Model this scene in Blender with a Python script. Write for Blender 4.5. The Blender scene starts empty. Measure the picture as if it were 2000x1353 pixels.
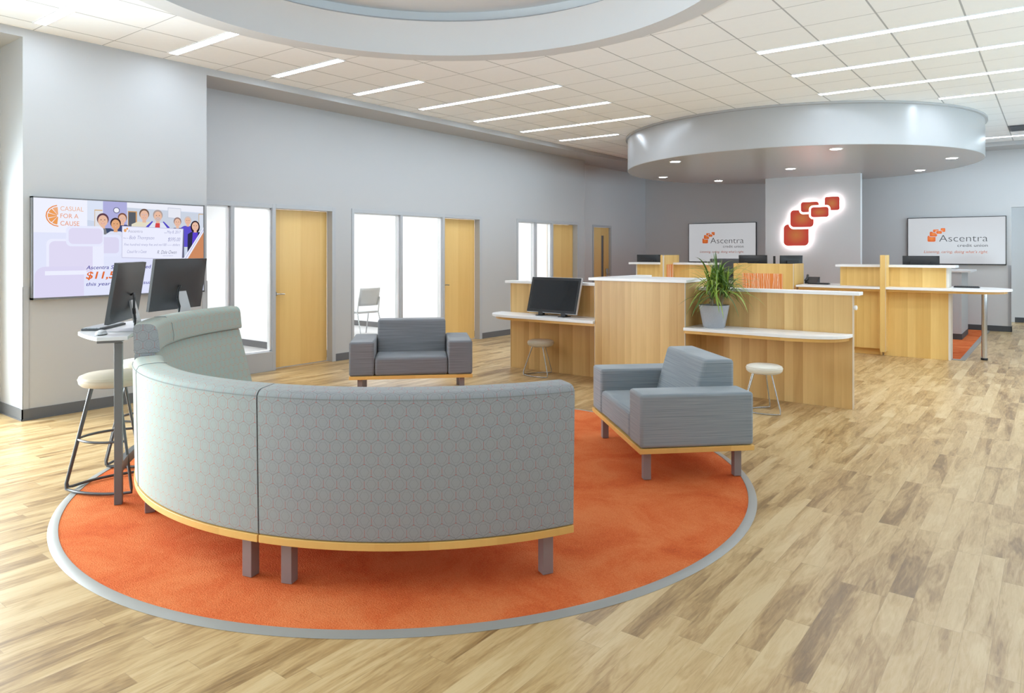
import bpy, bmesh, math, random
from mathutils import Matrix, Vector
PI = math.pi
random.seed(7)
SC = bpy.context.scene
COL = SC.collection

# ------------------------------------------------------------------ camera
EYE = 1.57
F_PX, HORIZON = 1385.0, 491.0
YAW = math.atan(1062.0 / F_PX)
cd = bpy.data.cameras.new('camera')
cam = bpy.data.objects.new('camera', cd)
COL.objects.link(cam)
cam.location = (0, 0, EYE)
cam.rotation_euler = (PI / 2, 0, YAW)
cd.sensor_fit = 'HORIZONTAL'
cd.sensor_width = 36.0
cd.lens = 36.0 * F_PX / 2000.0
cd.shift_y = -(676.5 - HORIZON) / 2000.0
cd.clip_start = 0.05
cd.clip_end = 200
SC.camera = cam

# ------------------------------------------------------------------ world, sun, exposure
EXPO = 0.22
SC.view_settings.view_transform = 'Standard'
SC.view_settings.look = 'None'
SC.view_settings.gamma = 1.0
SC.view_settings.use_curve_mapping = False
SC.view_settings.exposure = EXPO
SKY_STRENGTH = 2.0
UPLIGHT_STRENGTH = 7.0   # lower half of the world made brighter to light the ceiling
STRIP_STRENGTH = 30.0
OFFICE_STRENGTH = 11.0
DOWNLIGHT_STRENGTH = 95.0
w = bpy.data.worlds.new('daylight')
SC.world = w
w.use_nodes = True
bg = w.node_tree.nodes['Background']
_nt = w.node_tree
_tc = _nt.nodes.new('ShaderNodeTexCoord')
_sp = _nt.nodes.new('ShaderNodeSeparateXYZ')
_mr = _nt.nodes.new('ShaderNodeMapRange')
_nt.links.new(_tc.outputs['Generated'], _sp.inputs[0])
_nt.links.new(_sp.outputs[2], _mr.inputs[0])
_mr.inputs[1].default_value = -0.04
_mr.inputs[2].default_value = 0.04
_mr.inputs[3].default_value = UPLIGHT_STRENGTH
_mr.inputs[4].default_value = SKY_STRENGTH
_cm = _nt.nodes.new('ShaderNodeValToRGB')
_mr2 = _nt.nodes.new('ShaderNodeMapRange')
_nt.links.new(_sp.outputs[2], _mr2.inputs[0])
_mr2.inputs[1].default_value = -0.04
_mr2.inputs[2].default_value = 0.04
_nt.links.new(_mr2.outputs[0], _cm.inputs[0])
_cm.color_ramp.elements[0].color = (0.62, 0.83, 1.0, 1)
_cm.color_ramp.elements[1].color = (0.80, 0.91, 1.0, 1)
_nt.links.new(_cm.outputs[0], bg.inputs[0])
_nt.links.new(_mr.outputs[0], bg.inputs[1])
SC.cycles.use_denoising = True
SC.cycles.max_bounces = 10
SC.cycles.diffuse_bounces = 6
SC.cycles.glossy_bounces = 4
SC.cycles.transparent_max_bounces = 12
SC.cycles.sample_clamp_indirect = 6.0
SC.cycles.caustics_reflective = False
SC.cycles.caustics_refractive = False
SC.cycles.blur_glossy = 1.0
KE = 1.0 / (2.0 ** EXPO)


def portal(name, loc, rot, sx, sy):
    l = bpy.data.lights.new(name, 'AREA')
    l.shape = 'RECTANGLE'
    l.size, l.size_y = sx, sy
    l.cycles.is_portal = True
    o = bpy.data.objects.new(name, l)
    COL.objects.link(o)
    o.location = loc
    o.rotation_euler = rot


l = bpy.data.lights.new('left_window_daylight', 'AREA')
l.shape = 'RECTANGLE'
l.size, l.size_y = 2.25, 5.4
l.energy = 520
l.color = (0.90, 0.96, 1.0)
l.spread = math.radians(150)
o = bpy.data.objects.new('left_window_daylight', l)
COL.objects.link(o)
o.location = (-8.40, -0.6, 1.22)
o.rotation_euler = (0, -PI / 2 + 0.22, 0)
portal('window_portal', (-8.45, -0.6, 1.25), (0, -PI / 2, 0), 2.3, 5.6)
portal('window_portal', (-2.7, -4.2, 1.3), (-PI / 2, 0, PI), 4.2, 2.6)
portal('window_portal', (4.25, 10.25, 1.6), (0, PI / 2, 0), 2.0, 16.5)

# ------------------------------------------------------------------ materials


def lin(c):
    out = []
    for v in c[:3]:
        v = v / 255.0
        out.append(v / 12.92 if v <= 0.04045 else ((v + 0.055) / 1.055) ** 2.4)
    return (out[0], out[1], out[2], 1.0)


class NT:
    def __init__(self, mat):
        mat.use_nodes = True
        self.t = mat.node_tree
        self.b = self.t.nodes.get('Principled BSDF')

    def n(self, typ, **kw):
        nd = self.t.nodes.new(typ)
        for k, v in kw.items():
            setattr(nd, k, v)
        return nd

    def link(self, a, b):
        self.t.links.new(a, b)

    def m(self, op, a, b=None, c=None):
        nd = self.t.nodes.new('ShaderNodeMath')
        nd.operation = op
        for i, v in enumerate((a, b, c)):
            if v is None:
                continue
            if isinstance(v, (int, float)):
                nd.inputs[i].default_value = v
            else:
                self.t.links.new(v, nd.inputs[i])
        return nd.outputs[0]

    def mix(self, fac, a, b):
        nd = self.t.nodes.new('ShaderNodeMix')
        nd.data_type = 'RGBA'
        for s, v in ((nd.inputs[0], fac), (nd.inputs[6], a), (nd.inputs[7], b)):
            if isinstance(v, (int, float)):
                s.default_value = v
            elif isinstance(v, tuple):
                s.default_value = v
            else:
                self.t.links.new(v, s)
        return nd.outputs[2]

    def ramp(self, fac, stops):
        nd = self.t.nodes.new('ShaderNodeValToRGB')
        self.t.links.new(fac, nd.inputs[0])
        cr = nd.color_ramp
        while len(cr.elements) < len(stops):
            cr.elements.new(0.5)
        for e, (p, c) in zip(cr.elements, stops):
            e.position = p
            e.color = c
        return nd.outputs[0]

    def noise(self, vec, scale=5, detail=3, rough=0.5, dist=0.0):
        nd = self.t.nodes.new('ShaderNodeTexNoise')
        nd.inputs['Scale'].default_value = scale
        nd.inputs['Detail'].default_value = detail
        nd.inputs['Roughness'].default_value = rough
        nd.inputs['Distortion'].default_value = dist
        if vec is not None:
            self.t.links.new(vec, nd.inputs['Vector'])
        return nd.outputs['Fac']

    def bump(self, h, strength=0.3, dist=0.01):
        nd = self.t.nodes.new('ShaderNodeBump')
        nd.inputs['Strength'].default_value = strength
        nd.inputs['Distance'].default_value = dist
        self.t.links.new(h, nd.inputs['Height'])
        self.t.links.new(nd.outputs[0], self.b.inputs['Normal'])

    def comb(self, x, y, z):
        nd = self.t.nodes.new('ShaderNodeCombineXYZ')
        for i, v in enumerate((x, y, z)):
            if isinstance(v, (int, float)):
                nd.inputs[i].default_value = v
            else:
                self.t.links.new(v, nd.inputs[i])
        return nd.outputs[0]

    def pos(self, what='Object'):
        tc = self.t.nodes.new('ShaderNodeTexCoord')
        sp = self.t.nodes.new('ShaderNodeSeparateXYZ')
        self.t.links.new(tc.outputs[what], sp.inputs[0])
        return tc.outputs[what], sp.outputs[0], sp.outputs[1], sp.outputs[2]


def pm(name, col, rough=0.5, metal=0.0, spec=0.5, var=0.0, vscale=8.0, bump=0.0, bscale=200.0):
    m = bpy.data.materials.new(name)
    t = NT(m)
    b = t.b
    b.inputs['Roughness'].default_value = rough
    b.inputs['Metallic'].default_value = metal
    b.inputs['Specular IOR Level'].default_value = spec
    c = lin(col)
    v, x, y, z = t.pos()
    f = t.noise(v, vscale, 3)
    d = 1.0 - max(var, 0.02)
    t.link(t.mix(f, (c[0] * d, c[1] * d, c[2] * d, 1), c), b.inputs['Base Color'])
    if bump:
        t.bump(t.noise(v, bscale, 2), bump, 0.004)
    return m


def em(name, col, strength=1.0):
    m = bpy.data.materials.new(name)
    t = NT(m)
    t.t.nodes.remove(t.b)
    e = t.n('ShaderNodeEmission')
    e.inputs[0].default_value = lin(col)
    e.inputs[1].default_value = strength
    t.link(e.outputs[0], t.t.nodes['Material Output'].inputs[0])
    return m


def glass_mat(name, tint=(0.98, 1, 0.99, 1)):
    m = bpy.data.materials.new(name)
    t = NT(m)
    t.t.nodes.remove(t.b)
    tr = t.n('ShaderNodeBsdfTransparent')
    tr.inputs[0].default_value = tint
    gl = t.n('ShaderNodeBsdfGlossy')
    gl.inputs['Roughness'].default_value = 0.02
    lw = t.n('ShaderNodeLayerWeight')
    fac = t.m('ADD', t.m('MULTIPLY', t.m('POWER', lw.outputs['Facing'], 5.0), 0.5), 0.03)
    mx = t.n('ShaderNodeMixShader')
    t.link(fac, mx.inputs[0])
    t.link(tr.outputs[0], mx.inputs[1])
    t.link(gl.outputs[0], mx.inputs[2])
    t.link(mx.outputs[0], t.t.nodes['Material Output'].inputs[0])
    return m


def wood_mat(name, light, dark, strip=0.085, rough=0.32, grain=0.35, edge=0.35):
    """vertical strips of veneer, colour differing strip by strip"""
    m = bpy.data.materials.new(name)
    t = NT(m)
    v, x, y, z = t.pos()
    s = t.m('DIVIDE', t.m('ADD', x, y), strip)
    wob = t.noise(t.comb(t.m('MULTIPLY', s, 0.37), 3.1, 0.5), 3.0, 1)
    s2 = t.m('ADD', s, t.m('MULTIPLY', wob, 1.4))
    idx = t.m('FLOOR', s2)
    fr = t.m('FRACT', s2)
    wn = t.n('ShaderNodeTexWhiteNoise', noise_dimensions='1D')
    t.link(idx, wn.inputs['W'])
    g1 = t.noise(t.comb(t.m('MULTIPLY', t.m('ADD', x, y), 60), t.m('MULTIPLY', z, 1.6), idx), 1.0, 4, 0.6, 0.6)
    g2 = t.noise(t.comb(t.m('MULTIPLY', t.m('ADD', x, y), 9), t.m('MULTIPLY', z, 1.1), idx), 1.0, 3, 0.5, 1.2)
    f = t.m('ADD', t.m('MULTIPLY', wn.outputs[0], 0.55), t.m('MULTIPLY', fr, edge))
    f = t.m('ADD', f, t.m('MULTIPLY', t.m('SUBTRACT', g1, 0.5), grain))
    f = t.m('ADD', f, t.m('MULTIPLY', t.m('SUBTRACT', g2, 0.4), grain * 1.3))
    cl = t.n('ShaderNodeClamp')
    t.link(f, cl.inputs[0])
    t.link(t.mix(cl.outputs[0], lin(light), lin(dark)), t.b.inputs['Base Color'])
    t.b.inputs['Roughness'].default_value = rough
    t.b.inputs['Specular IOR Level'].default_value = 0.35
    return m


def floor_mat():
    m = bpy.data.materials.new('plank_floor')
    t = NT(m)
    v, x, y, z = t.pos()
    W, L = 0.102, 0.93
    row = t.m('FLOOR', t.m('DIVIDE', x, W))
    fx = t.m('FRACT', t.m('DIVIDE', x, W))
    wr = t.n('ShaderNodeTexWhiteNoise', noise_dimensions='1D')
    t.link(row, wr.inputs['W'])
    yy = t.m('DIVIDE', t.m('ADD', y, t.m('MULTIPLY', wr.outputs[0], 7.3)), L)
    cidx = t.m('FLOOR', yy)
    fy = t.m('FRACT', yy)
    wn = t.n('ShaderNodeTexWhiteNoise', noise_dimensions='2D')
    t.link(t.comb(row, cidx, 0), wn.inputs['Vector'])
    r = wn.outputs['Value']
    big = t.noise(t.comb(t.m('MULTIPLY', x, 7.0), t.m('MULTIPLY', y, 1.2), t.m('MULTIPLY', r, 37)), 1.0, 3, 0.5, 0.9)
    fine = t.noise(t.comb(t.m('MULTIPLY', x, 60), t.m('MULTIPLY', y, 6), t.m('MULTIPLY', r, 11)), 1.0, 4, 0.65, 1.0)
    rings = t.m('SINE', t.m('MULTIPLY', big, 60.0))
    f = t.m('ADD', t.m('MULTIPLY', big, 0.95), t.m('MULTIPLY', t.m('SUBTRACT', fine, 0.5), 0.50))
    f = t.m('ADD', f, t.m('MULTIPLY', rings, 0.03))
    f = t.m('ADD', f, t.m('MULTIPLY', t.m('SUBTRACT', r, 0.5), 0.22))
    c = t.ramp(f, [(0.24, lin((206, 181, 138))), (0.42, lin((193, 164, 118))), (0.57, lin((170, 139, 94))),
                   (0.70, lin((140, 110, 71))), (0.90, lin((108, 83, 54)))])
    e1 = t.m('LESS_THAN', fx, 0.012)
    e2 = t.m('LESS_THAN', fy, 0.0022)
    e = t.m('MAXIMUM', e1, e2)
    c = t.mix(t.m('MULTIPLY', e, 0.45), c, lin((120, 96, 68)))
    t.link(c, t.b.inputs['Base Color'])
    t.b.inputs['Roughness'].default_value = 0.34
    t.b.inputs['Specular IOR Level'].default_value = 0.5
    t.bump(fine, 0.06, 0.002)
    return m


def carpet_mat():
    m = bpy.data.materials.new('orange_carpet')
    t = NT(m)
    v, x, y, z = t.pos()
    a = t.noise(v, 2.2, 5, 0.62, 0.6)
    f = t.noise(v, 170, 3, 0.7)
    ff = t.m('ADD', t.m('MULTIPLY', a, 0.62), t.m('MULTIPLY', f, 0.50))
    c = t.ramp(ff, [(0.34, lin((190, 84, 48))), (0.5, lin((220, 106, 56))), (0.66, lin((234, 136, 82)))])
    t.link(c, t.b.inputs['Base Color'])
    t.b.inputs['Roughness'].default_value = 0.95
    t.b.inputs['Specular IOR Level'].default_value = 0.1
    t.bump(t.noise(v, 120, 3, 0.7), 0.9, 0.012)
    return m


def ceiling_mat():
    m = bpy.data.materials.new('ceiling_tiles')
    t = NT(m)
    v, x, y, z = t.pos()
    T = 0.61
    fx = t.m('FRACT', t.m('DIVIDE', t.m('ADD', x, 0.020), T))
    fy = t.m('FRACT', t.m('DIVIDE', t.m('SUBTRACT', y, 0.10), T))
    ax = t.m('ABSOLUTE', t.m('SUBTRACT', t.m('FRACT', t.m('ADD', t.m('DIVIDE', t.m('ADD', x, 0.020), T), 0.5)), 0.5))
    ay = t.m('ABSOLUTE', t.m('SUBTRACT', t.m('FRACT', t.m('ADD', t.m('DIVIDE', t.m('SUBTRACT', y, 0.10), T), 0.5)), 0.5))
    lx = t.m('LESS_THAN', ax, 0.0125)
    ly = t.m('LESS_THAN', ay, 0.0075)
    e = t.m('MAXIMUM', lx, ly)
    n = t.noise(v, 14, 4)
    c0 = t.mix(n, lin((242, 244, 247)), lin((246, 248, 250)))
    t.link(t.mix(e, c0, lin((180, 183, 187))), t.b.inputs['Base Color'])
    t.b.inputs['Roughness'].default_value = 0.8
    t.b.inputs['Specular IOR Level'].default_value = 0.2
    t.bump(t.m('SUBTRACT', 1.0, e), 0.5, 0.006)
    return m


def hex_fabric(name, daylight_tint=True):
    """curved sofa upholstery: a lattice of hexagons with orange joints, laid out in UV metres"""
    m = bpy.data.materials.new(name)
    t = NT(m)
    tc = t.n('ShaderNodeTexCoord')
    sp = t.n('ShaderNodeSeparateXYZ')
    t.link(tc.outputs['UV'], sp.inputs[0])
    P = 0.064
    u = t.m('DIVIDE', sp.outputs[0], P)
    vv = t.m('DIVIDE', sp.outputs[1], P)
    S3 = 1.7320508

    def cell(off):
        cx = t.m('SUBTRACT', t.m('FRACT', t.m('ADD', u, off)), 0.5)
        cy = t.m('MULTIPLY', t.m('SUBTRACT', t.m('FRACT', t.m('ADD', t.m('DIVIDE', vv, S3), off)), 0.5), S3)
        return cx, cy, t.m('ADD', t.m('MULTIPLY', cx, cx), t.m('MULTIPLY', cy, cy))
    ax, ay, al = cell(0.0)
    bx, by, bl = cell(0.5)
    sel = t.m('LESS_THAN', al, bl)
    inv = t.m('SUBTRACT', 1.0, sel)
    lx = t.m('ADD', t.m('MULTIPLY', ax, sel), t.m('MULTIPLY', bx, inv))
    ly = t.m('ADD', t.m('MULTIPLY', ay, sel), t.m('MULTIPLY', by, inv))
    X = t.m('ABSOLUTE', lx)
    Y = t.m('ABSOLUTE', ly)
    hx = t.m('MAXIMUM', X, t.m('ADD', t.m('MULTIPLY', X, 0.5), t.m('MULTIPLY', Y, 0.8660254)))
    edge = t.m('GREATER_THAN', hx, 0.484)
    hx2 = t.m('MAXIMUM', Y, t.m('ADD', t.m('MULTIPLY', Y, 0.5), t.m('MULTIPLY', X, 0.8660254)))
    inner = t.m('LESS_THAN', t.m('ABSOLUTE', t.m('SUBTRACT', hx2, 0.30)), 0.012)
    ln = t.m('SQRT', t.m('ADD', t.m('MULTIPLY', X, X), t.m('MULTIPLY', Y, Y)))
    joint = t.m('GREATER_THAN', ln, 0.530)
    jr = t.m('MULTIPLY', joint, t.m('GREATER_THAN', ly, 0.0))
    jr = t.m('MULTIPLY', jr, t.m('LESS_THAN', X, 0.12))
    vert = t.m('MULTIPLY', edge, t.m('LESS_THAN', Y, 0.20))
    vert = t.m('MULTIPLY', vert, t.m('GREATER_THAN', X, 0.45))
    tri = t.m('LESS_THAN', t.m('ABSOLUTE', t.m('SUBTRACT', t.m('ADD', t.m('MULTIPLY', X, 1.7), Y), 0.60)), 0.018)
    # cool daylight painted into the weave: mint at the left, grey further right
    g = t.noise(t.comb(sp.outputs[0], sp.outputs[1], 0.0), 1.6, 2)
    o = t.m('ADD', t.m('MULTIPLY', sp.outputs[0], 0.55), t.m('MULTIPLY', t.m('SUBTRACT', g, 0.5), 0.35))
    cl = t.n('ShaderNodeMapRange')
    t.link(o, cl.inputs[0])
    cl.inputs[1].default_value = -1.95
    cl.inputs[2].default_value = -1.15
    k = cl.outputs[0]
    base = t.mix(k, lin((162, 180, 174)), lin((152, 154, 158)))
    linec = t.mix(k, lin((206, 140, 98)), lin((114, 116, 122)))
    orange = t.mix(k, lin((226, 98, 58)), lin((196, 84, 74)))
    c = t.mix(t.m('MULTIPLY', inner, 0.35), base, linec)
    c = t.mix(t.m('MULTIPLY', tri, 0.45), c, linec)
    c = t.mix(t.m('MULTIPLY', edge, 0.8), c, linec)
    c = t.mix(t.m('MULTIPLY', vert, 0.55), c, orange)
    c = t.mix(t.m('MULTIPLY', jr, 0.95), c, orange)
    t.link(c, t.b.inputs['Base Color'])
    t.b.inputs['Roughness'].default_value = 0.85
    t.b.inputs['Specular IOR Level'].default_value = 0.15
    t.b.inputs['Sheen Weight'].default_value = 0.15
    t.bump(t.noise(tc.outputs['Object'], 420, 2), 0.25, 0.002)
    return m


def stria_fabric(name, a, b):
    m = bpy.data.materials.new(name)
    t = NT(m)
    v, x, y, z = t.pos()
    f = t.noise(t.comb(t.m('MULTIPLY', t.m('ADD', x, y), 1.6), t.m('MULTIPLY', t.m('SUBTRACT', x, y), 1.6), t.m('MULTIPLY', z, 240)), 1.0, 2, 0.6)
    c = t.ramp(f, [(0.3, lin(a)), (0.7, lin(b))])
    t.link(c, t.b.inputs['Base Color'])
    t.b.inputs['Roughness'].default_value = 0.7
    t.b.inputs['Specular IOR Level'].default_value = 0.25
    t.b.inputs['Sheen Weight'].default_value = 0.2
    t.bump(f, 0.3, 0.003)
    return m


def radial_mat(name, inner, outer, emit=0.0, r=0.22):
    """logo face: amber heart fading to red, object space (x, z)"""
    m = bpy.data.materials.new(name)
    t = NT(m)
    tc = t.n('ShaderNodeTexCoord')
    sp = t.n('ShaderNodeSeparateXYZ')
    t.link(tc.outputs['Generated'], sp.inputs[0])
    dx = t.m('SUBTRACT', sp.outputs[0], 0.5)
    dz = t.m('SUBTRACT', sp.outputs[2], 0.5)
    d = t.m('SQRT', t.m('ADD', t.m('MULTIPLY', dx, dx), t.m('MULTIPLY', dz, dz)))
    f = t.n('ShaderNodeMapRange')
    t.link(d, f.inputs[0])
    f.inputs[2].default_value = 0.45
    c = t.mix(f.outputs[0], lin(inner), lin(outer))
    t.link(c, t.b.inputs['Base Color'])
    t.b.inputs['Roughness'].default_value = 0.4
    if emit:
        t.link(c, t.b.inputs['Emission Color'])
        t.b.inputs['Emission Strength'].default_value = emit
    return m


M = {}
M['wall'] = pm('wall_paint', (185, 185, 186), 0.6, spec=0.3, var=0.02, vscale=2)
M['wall_far'] = pm('wall_paint_grey', (206, 206, 207), 0.6, spec=0.3, var=0.02, vscale=2)  # same paint as the other walls, lightened to offset dimmer light at the back
M['drywall'] = pm('ceiling_drywall', (208, 210, 213), 0.7, spec=0.2)
M['drum'] = pm('drum_paint', (174, 173, 173), 0.26, spec=0.5)
M['base'] = pm('rubber_base', (98, 99, 102), 0.5)
M['base_dark'] = pm('rubber_base_dark', (70, 72, 76), 0.5)
M['frame'] = pm('painted_frame', (178, 180, 184), 0.4)
M['office_wall'] = pm('office_wall_paint', (238, 238, 240), 0.7)
M['office_floor'] = pm('office_floor', (196, 196, 198), 0.4, var=0.15, vscale=3)
M['ceiling'] = ceiling_mat()
M['floor'] = floor_mat()
M['carpet'] = carpet_mat()
M['ring'] = pm('reducer_strip', (150, 149, 146), 0.38, spec=0.5, var=0.06, vscale=6)
M['door'] = wood_mat('door_veneer', (234, 198, 130), (216, 172, 102), 0.30, 0.3, 0.30, 0.12)
M['lam'] = wood_mat('counter_laminate', (226, 191, 131), (178, 133, 76), 0.095, 0.34, 0.3, 0.18)
M['lam2'] = wood_mat('teller_laminate', (238, 204, 132), (204, 158, 82), 0.095, 0.34, 0.3, 0.18)
M['band'] = wood_mat('maple_edge', (228, 184, 110), (206, 156, 84), 0.4, 0.35, 0.2, 0.1)
M['white'] = pm('white_solid_surface', (240, 240, 242), 0.28)
M['edge'] = pm('light_edge_banding', (214, 206, 194), 0.4)
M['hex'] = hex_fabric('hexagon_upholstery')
M['stria'] = stria_fabric('striated_upholstery', (122, 132, 140), (152, 159, 166))
M['stria1'] = stria_fabric('striated_grey_upholstery', (100, 104, 110), (128, 131, 137))  # same weave as the other armchair, toned darker for its shaded front
M['leg'] = pm('taupe_metal', (140, 128, 128), 0.45, 0.1)
M['gmetal'] = pm('grey_metal', (108, 109, 112), 0.5, 0.1)
M['dmetal'] = pm('dark_grey_tube', (92, 93, 96), 0.35, 0.6)
M['wire'] = pm('satin_wire', (186, 188, 190), 0.25, 0.8)
M['chrome'] = pm('chrome', (200, 200, 202), 0.15, 1.0)
M['beige'] = pm('beige_vinyl', (196, 186, 168), 0.5, var=0.06, vscale=30)
M['cream'] = pm('cream_vinyl', (226, 223, 212), 0.45, var=0.04, vscale=30)
M['black'] = pm('black_plastic', (34, 35, 38), 0.4)
M['dgrey'] = pm('dark_grey_plastic', (62, 63, 66), 0.42)
M['screen'] = pm('dark_glass', (30, 32, 35), 0.08, spec=0.6)
M['silver'] = pm('silver_plastic', (196, 198, 202), 0.35, 0.2)
M['top_grey'] = pm('pale_grey_laminate', (214, 215, 218), 0.35)
M['pot'] = pm('speckled_stone', (178, 181, 188), 0.8, var=0.28, vscale=160, bump=0.4, bscale=120)
M['soil'] = pm('soil', (92, 74, 56), 0.95, var=0.4, vscale=80)
M['leaf'] = pm('leaf_green', (158, 186, 72), 0.45, var=0.45, vscale=7)
M['leaf_dark'] = pm('leaf_deep_green', (84, 118, 46), 0.45, var=0.4, vscale=9)
M['stem'] = pm('cane_stem', (150, 136, 112), 0.7)
M['cab'] = pm('grey_cabinet', (176, 178, 182), 0.5)
M['cabin'] = pm('dark_grey_cabinet', (96, 98, 104), 0.5)
M['glass'] = glass_mat('clear_glass')
M['strip'] = em('light_diffuser', (226, 241, 255), STRIP_STRENGTH)
M['office_lamp'] = em('office_light_panel', (255, 255, 255), OFFICE_STRENGTH)
M['down'] = em('downlight_lens', (255, 252, 246), DOWNLIGHT_STRENGTH)
M['halo'] = em('halo_led', (255, 255, 255), 20.0)
M['chairmesh'] = pm('pale_chair_plastic', (168, 171, 174), 0.5)

# ------------------------------------------------------------------ mesh builder


class MB:
    def __init__(self):
        self.v, self.f, self.mi, self.uv = [], [], [], None

    def add(self, vs, fs, mi=0):
        b = len(self.v)
        self.v += [tuple(p) for p in vs]
        self.f += [tuple(b + i for i in f) for f in fs]
        self.mi += [mi] * len(fs)
        return self

    def box(self, x0, x1, y0, y1, z0, z1, M4=None, mi=0):
        vs = [(x, y, z) for x in (x0, x1) for y in (y0, y1) for z in (z0, z1)]
        if M4 is not None:
            vs = [tuple(M4 @ Vector(p)) for p in vs]
        fs = [(0, 1, 3, 2), (4, 6, 7, 5), (0, 4, 5, 1), (2, 3, 7, 6), (0, 2, 6, 4), (1, 5, 7, 3)]
        return self.add(vs, fs, mi)

    def prism(self, poly, z0, z1, M4=None, mi=0):
        """poly: CCW xy outline, extruded z0..z1"""
        n = len(poly)
        vs = [(p[0], p[1], z0) for p in poly] + [(p[0], p[1], z1) for p in poly]
        if M4 is not None:
            vs = [tuple(M4 @ Vector(p)) for p in vs]
        fs = [tuple(range(n - 1, -1, -1)), tuple(range(n, 2 * n))]
        fs += [(i, (i + 1) % n, n + (i + 1) % n, n + i) for i in range(n)]
        return self.add(vs, fs, mi)

    def tube(self, pts, r, n=10, closed=False, caps=True):
        pts = [Vector(p) for p in pts]
        k = len(pts)
        rings = []
        up = None
        for i, p in enumerate(pts):
            a = pts[(i - 1) % k] if (closed or i > 0) else p
            b = pts[(i + 1) % k] if (closed or i < k - 1) else p
            d = (b - a).normalized()
            if up is None:
                up = d.orthogonal().normalized()
            else:
                up = (up - d * up.dot(d))
                up = up.normalized() if up.length > 1e-6 else d.orthogonal().normalized()
            sd = d.cross(up)
            rr = r[i] if isinstance(r, (list, tuple)) else r
            rings.append([tuple(p + (up * math.cos(2 * PI * j / n) + sd * math.sin(2 * PI * j / n)) * rr) for j in range(n)])
        vs = [q for ring in rings for q in ring]
        fs = []
        for i in range(k if closed else k - 1):
            i2 = (i + 1) % k
            for j in range(n):
                j2 = (j + 1) % n
                fs.append((i * n + j, i * n + j2, i2 * n + j2, i2 * n + j))
        if caps and not closed:
            fs.append(tuple(range(n - 1, -1, -1)))
            fs.append(tuple((k - 1) * n + j for j in range(n)))
        return self.add(vs, fs)

    def lathe(self, prof, cx=0, cy=0, n=48, closed_prof=False):
        """prof: list of (r, z) revolved about the vertical through cx, cy"""
        k = len(prof)
        vs, fs = [], []
        for j in range(n):
            a = 2 * PI * j / n
            for r, z in prof:
                vs.append((cx + r * math.cos(a), cy + r * math.sin(a), z))
        for j in range(n):
            j2 = (j + 1) % n
            for i in range(k if closed_prof else k - 1):
                i2 = (i + 1) % k
                fs.append((j * k + i, j2 * k + i, j2 * k + i2, j * k + i2))
        return self.add(vs, fs)

    def arc(self, prof, cx, cy, a0, a1, n=40):
        """closed (r, z) profile swept a0..a1 degrees; capped; fills uv in metres"""
        k = len(prof)
        if self.uv is None:
            self.uv = []
        # profile length
        L = [0.0]
        for i in range(k):
            p, q = prof[i], prof[(i + 1) % k]
            L.append(L[-1] + math.dist(p, q))
        rm = max(p[0] for p in prof)
        vs, fs = [], []
        for j in range(n + 1):
            a = math.radians(a0 + (a1 - a0) * j / n)
            for r, z in prof:
                vs.append((cx + r * math.cos(a), cy + r * math.sin(a), z))
        for j in range(n):
            ua = math.radians(a0 + (a1 - a0) * j / n) * rm
            ub = math.radians(a0 + (a1 - a0) * (j + 1) / n) * rm
            for i in range(k):
                i2 = (i + 1) % k
                fs.append((j * k + i, (j + 1) * k + i, (j + 1) * k + i2, j * k + i2))
                self.uv.append([(ua, L[i]), (ub, L[i]), (ub, L[i + 1]), (ua, L[i + 1])])
        fs.append(tuple(range(k)))
        self.uv.append([(math.radians(a0) * rm + p[0], p[1]) for p in prof])
        fs.append(tuple(n * k + i for i in range(k - 1, -1, -1)))
        self.uv.append([(math.radians(a1) * rm + prof[i][0], prof[i][1]) for i in range(k - 1, -1, -1)])
        return self.add(vs, fs)


WM = {}


def setprops(o, label=None, cat=None, group=None, kind=None):
    if label:
        o['label'] = label
    if cat:
        o['category'] = cat
    if group:
        o['group'] = group
    if kind:
        o['kind'] = kind
    return o


def thing(name, label, cat, loc=(0, 0, 0), rz=0.0, group=None, kind=None):
    o = bpy.data.objects.new(name, None)
    o.empty_display_size = 0.1
    COL.objects.link(o)
    o.location = loc
    o.rotation_euler = (0, 0, rz)
    WM[o.name] = Matrix.Translation(loc) @ Matrix.Rotation(rz, 4, 'Z')
    return setprops(o, label, cat, group, kind)


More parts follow.
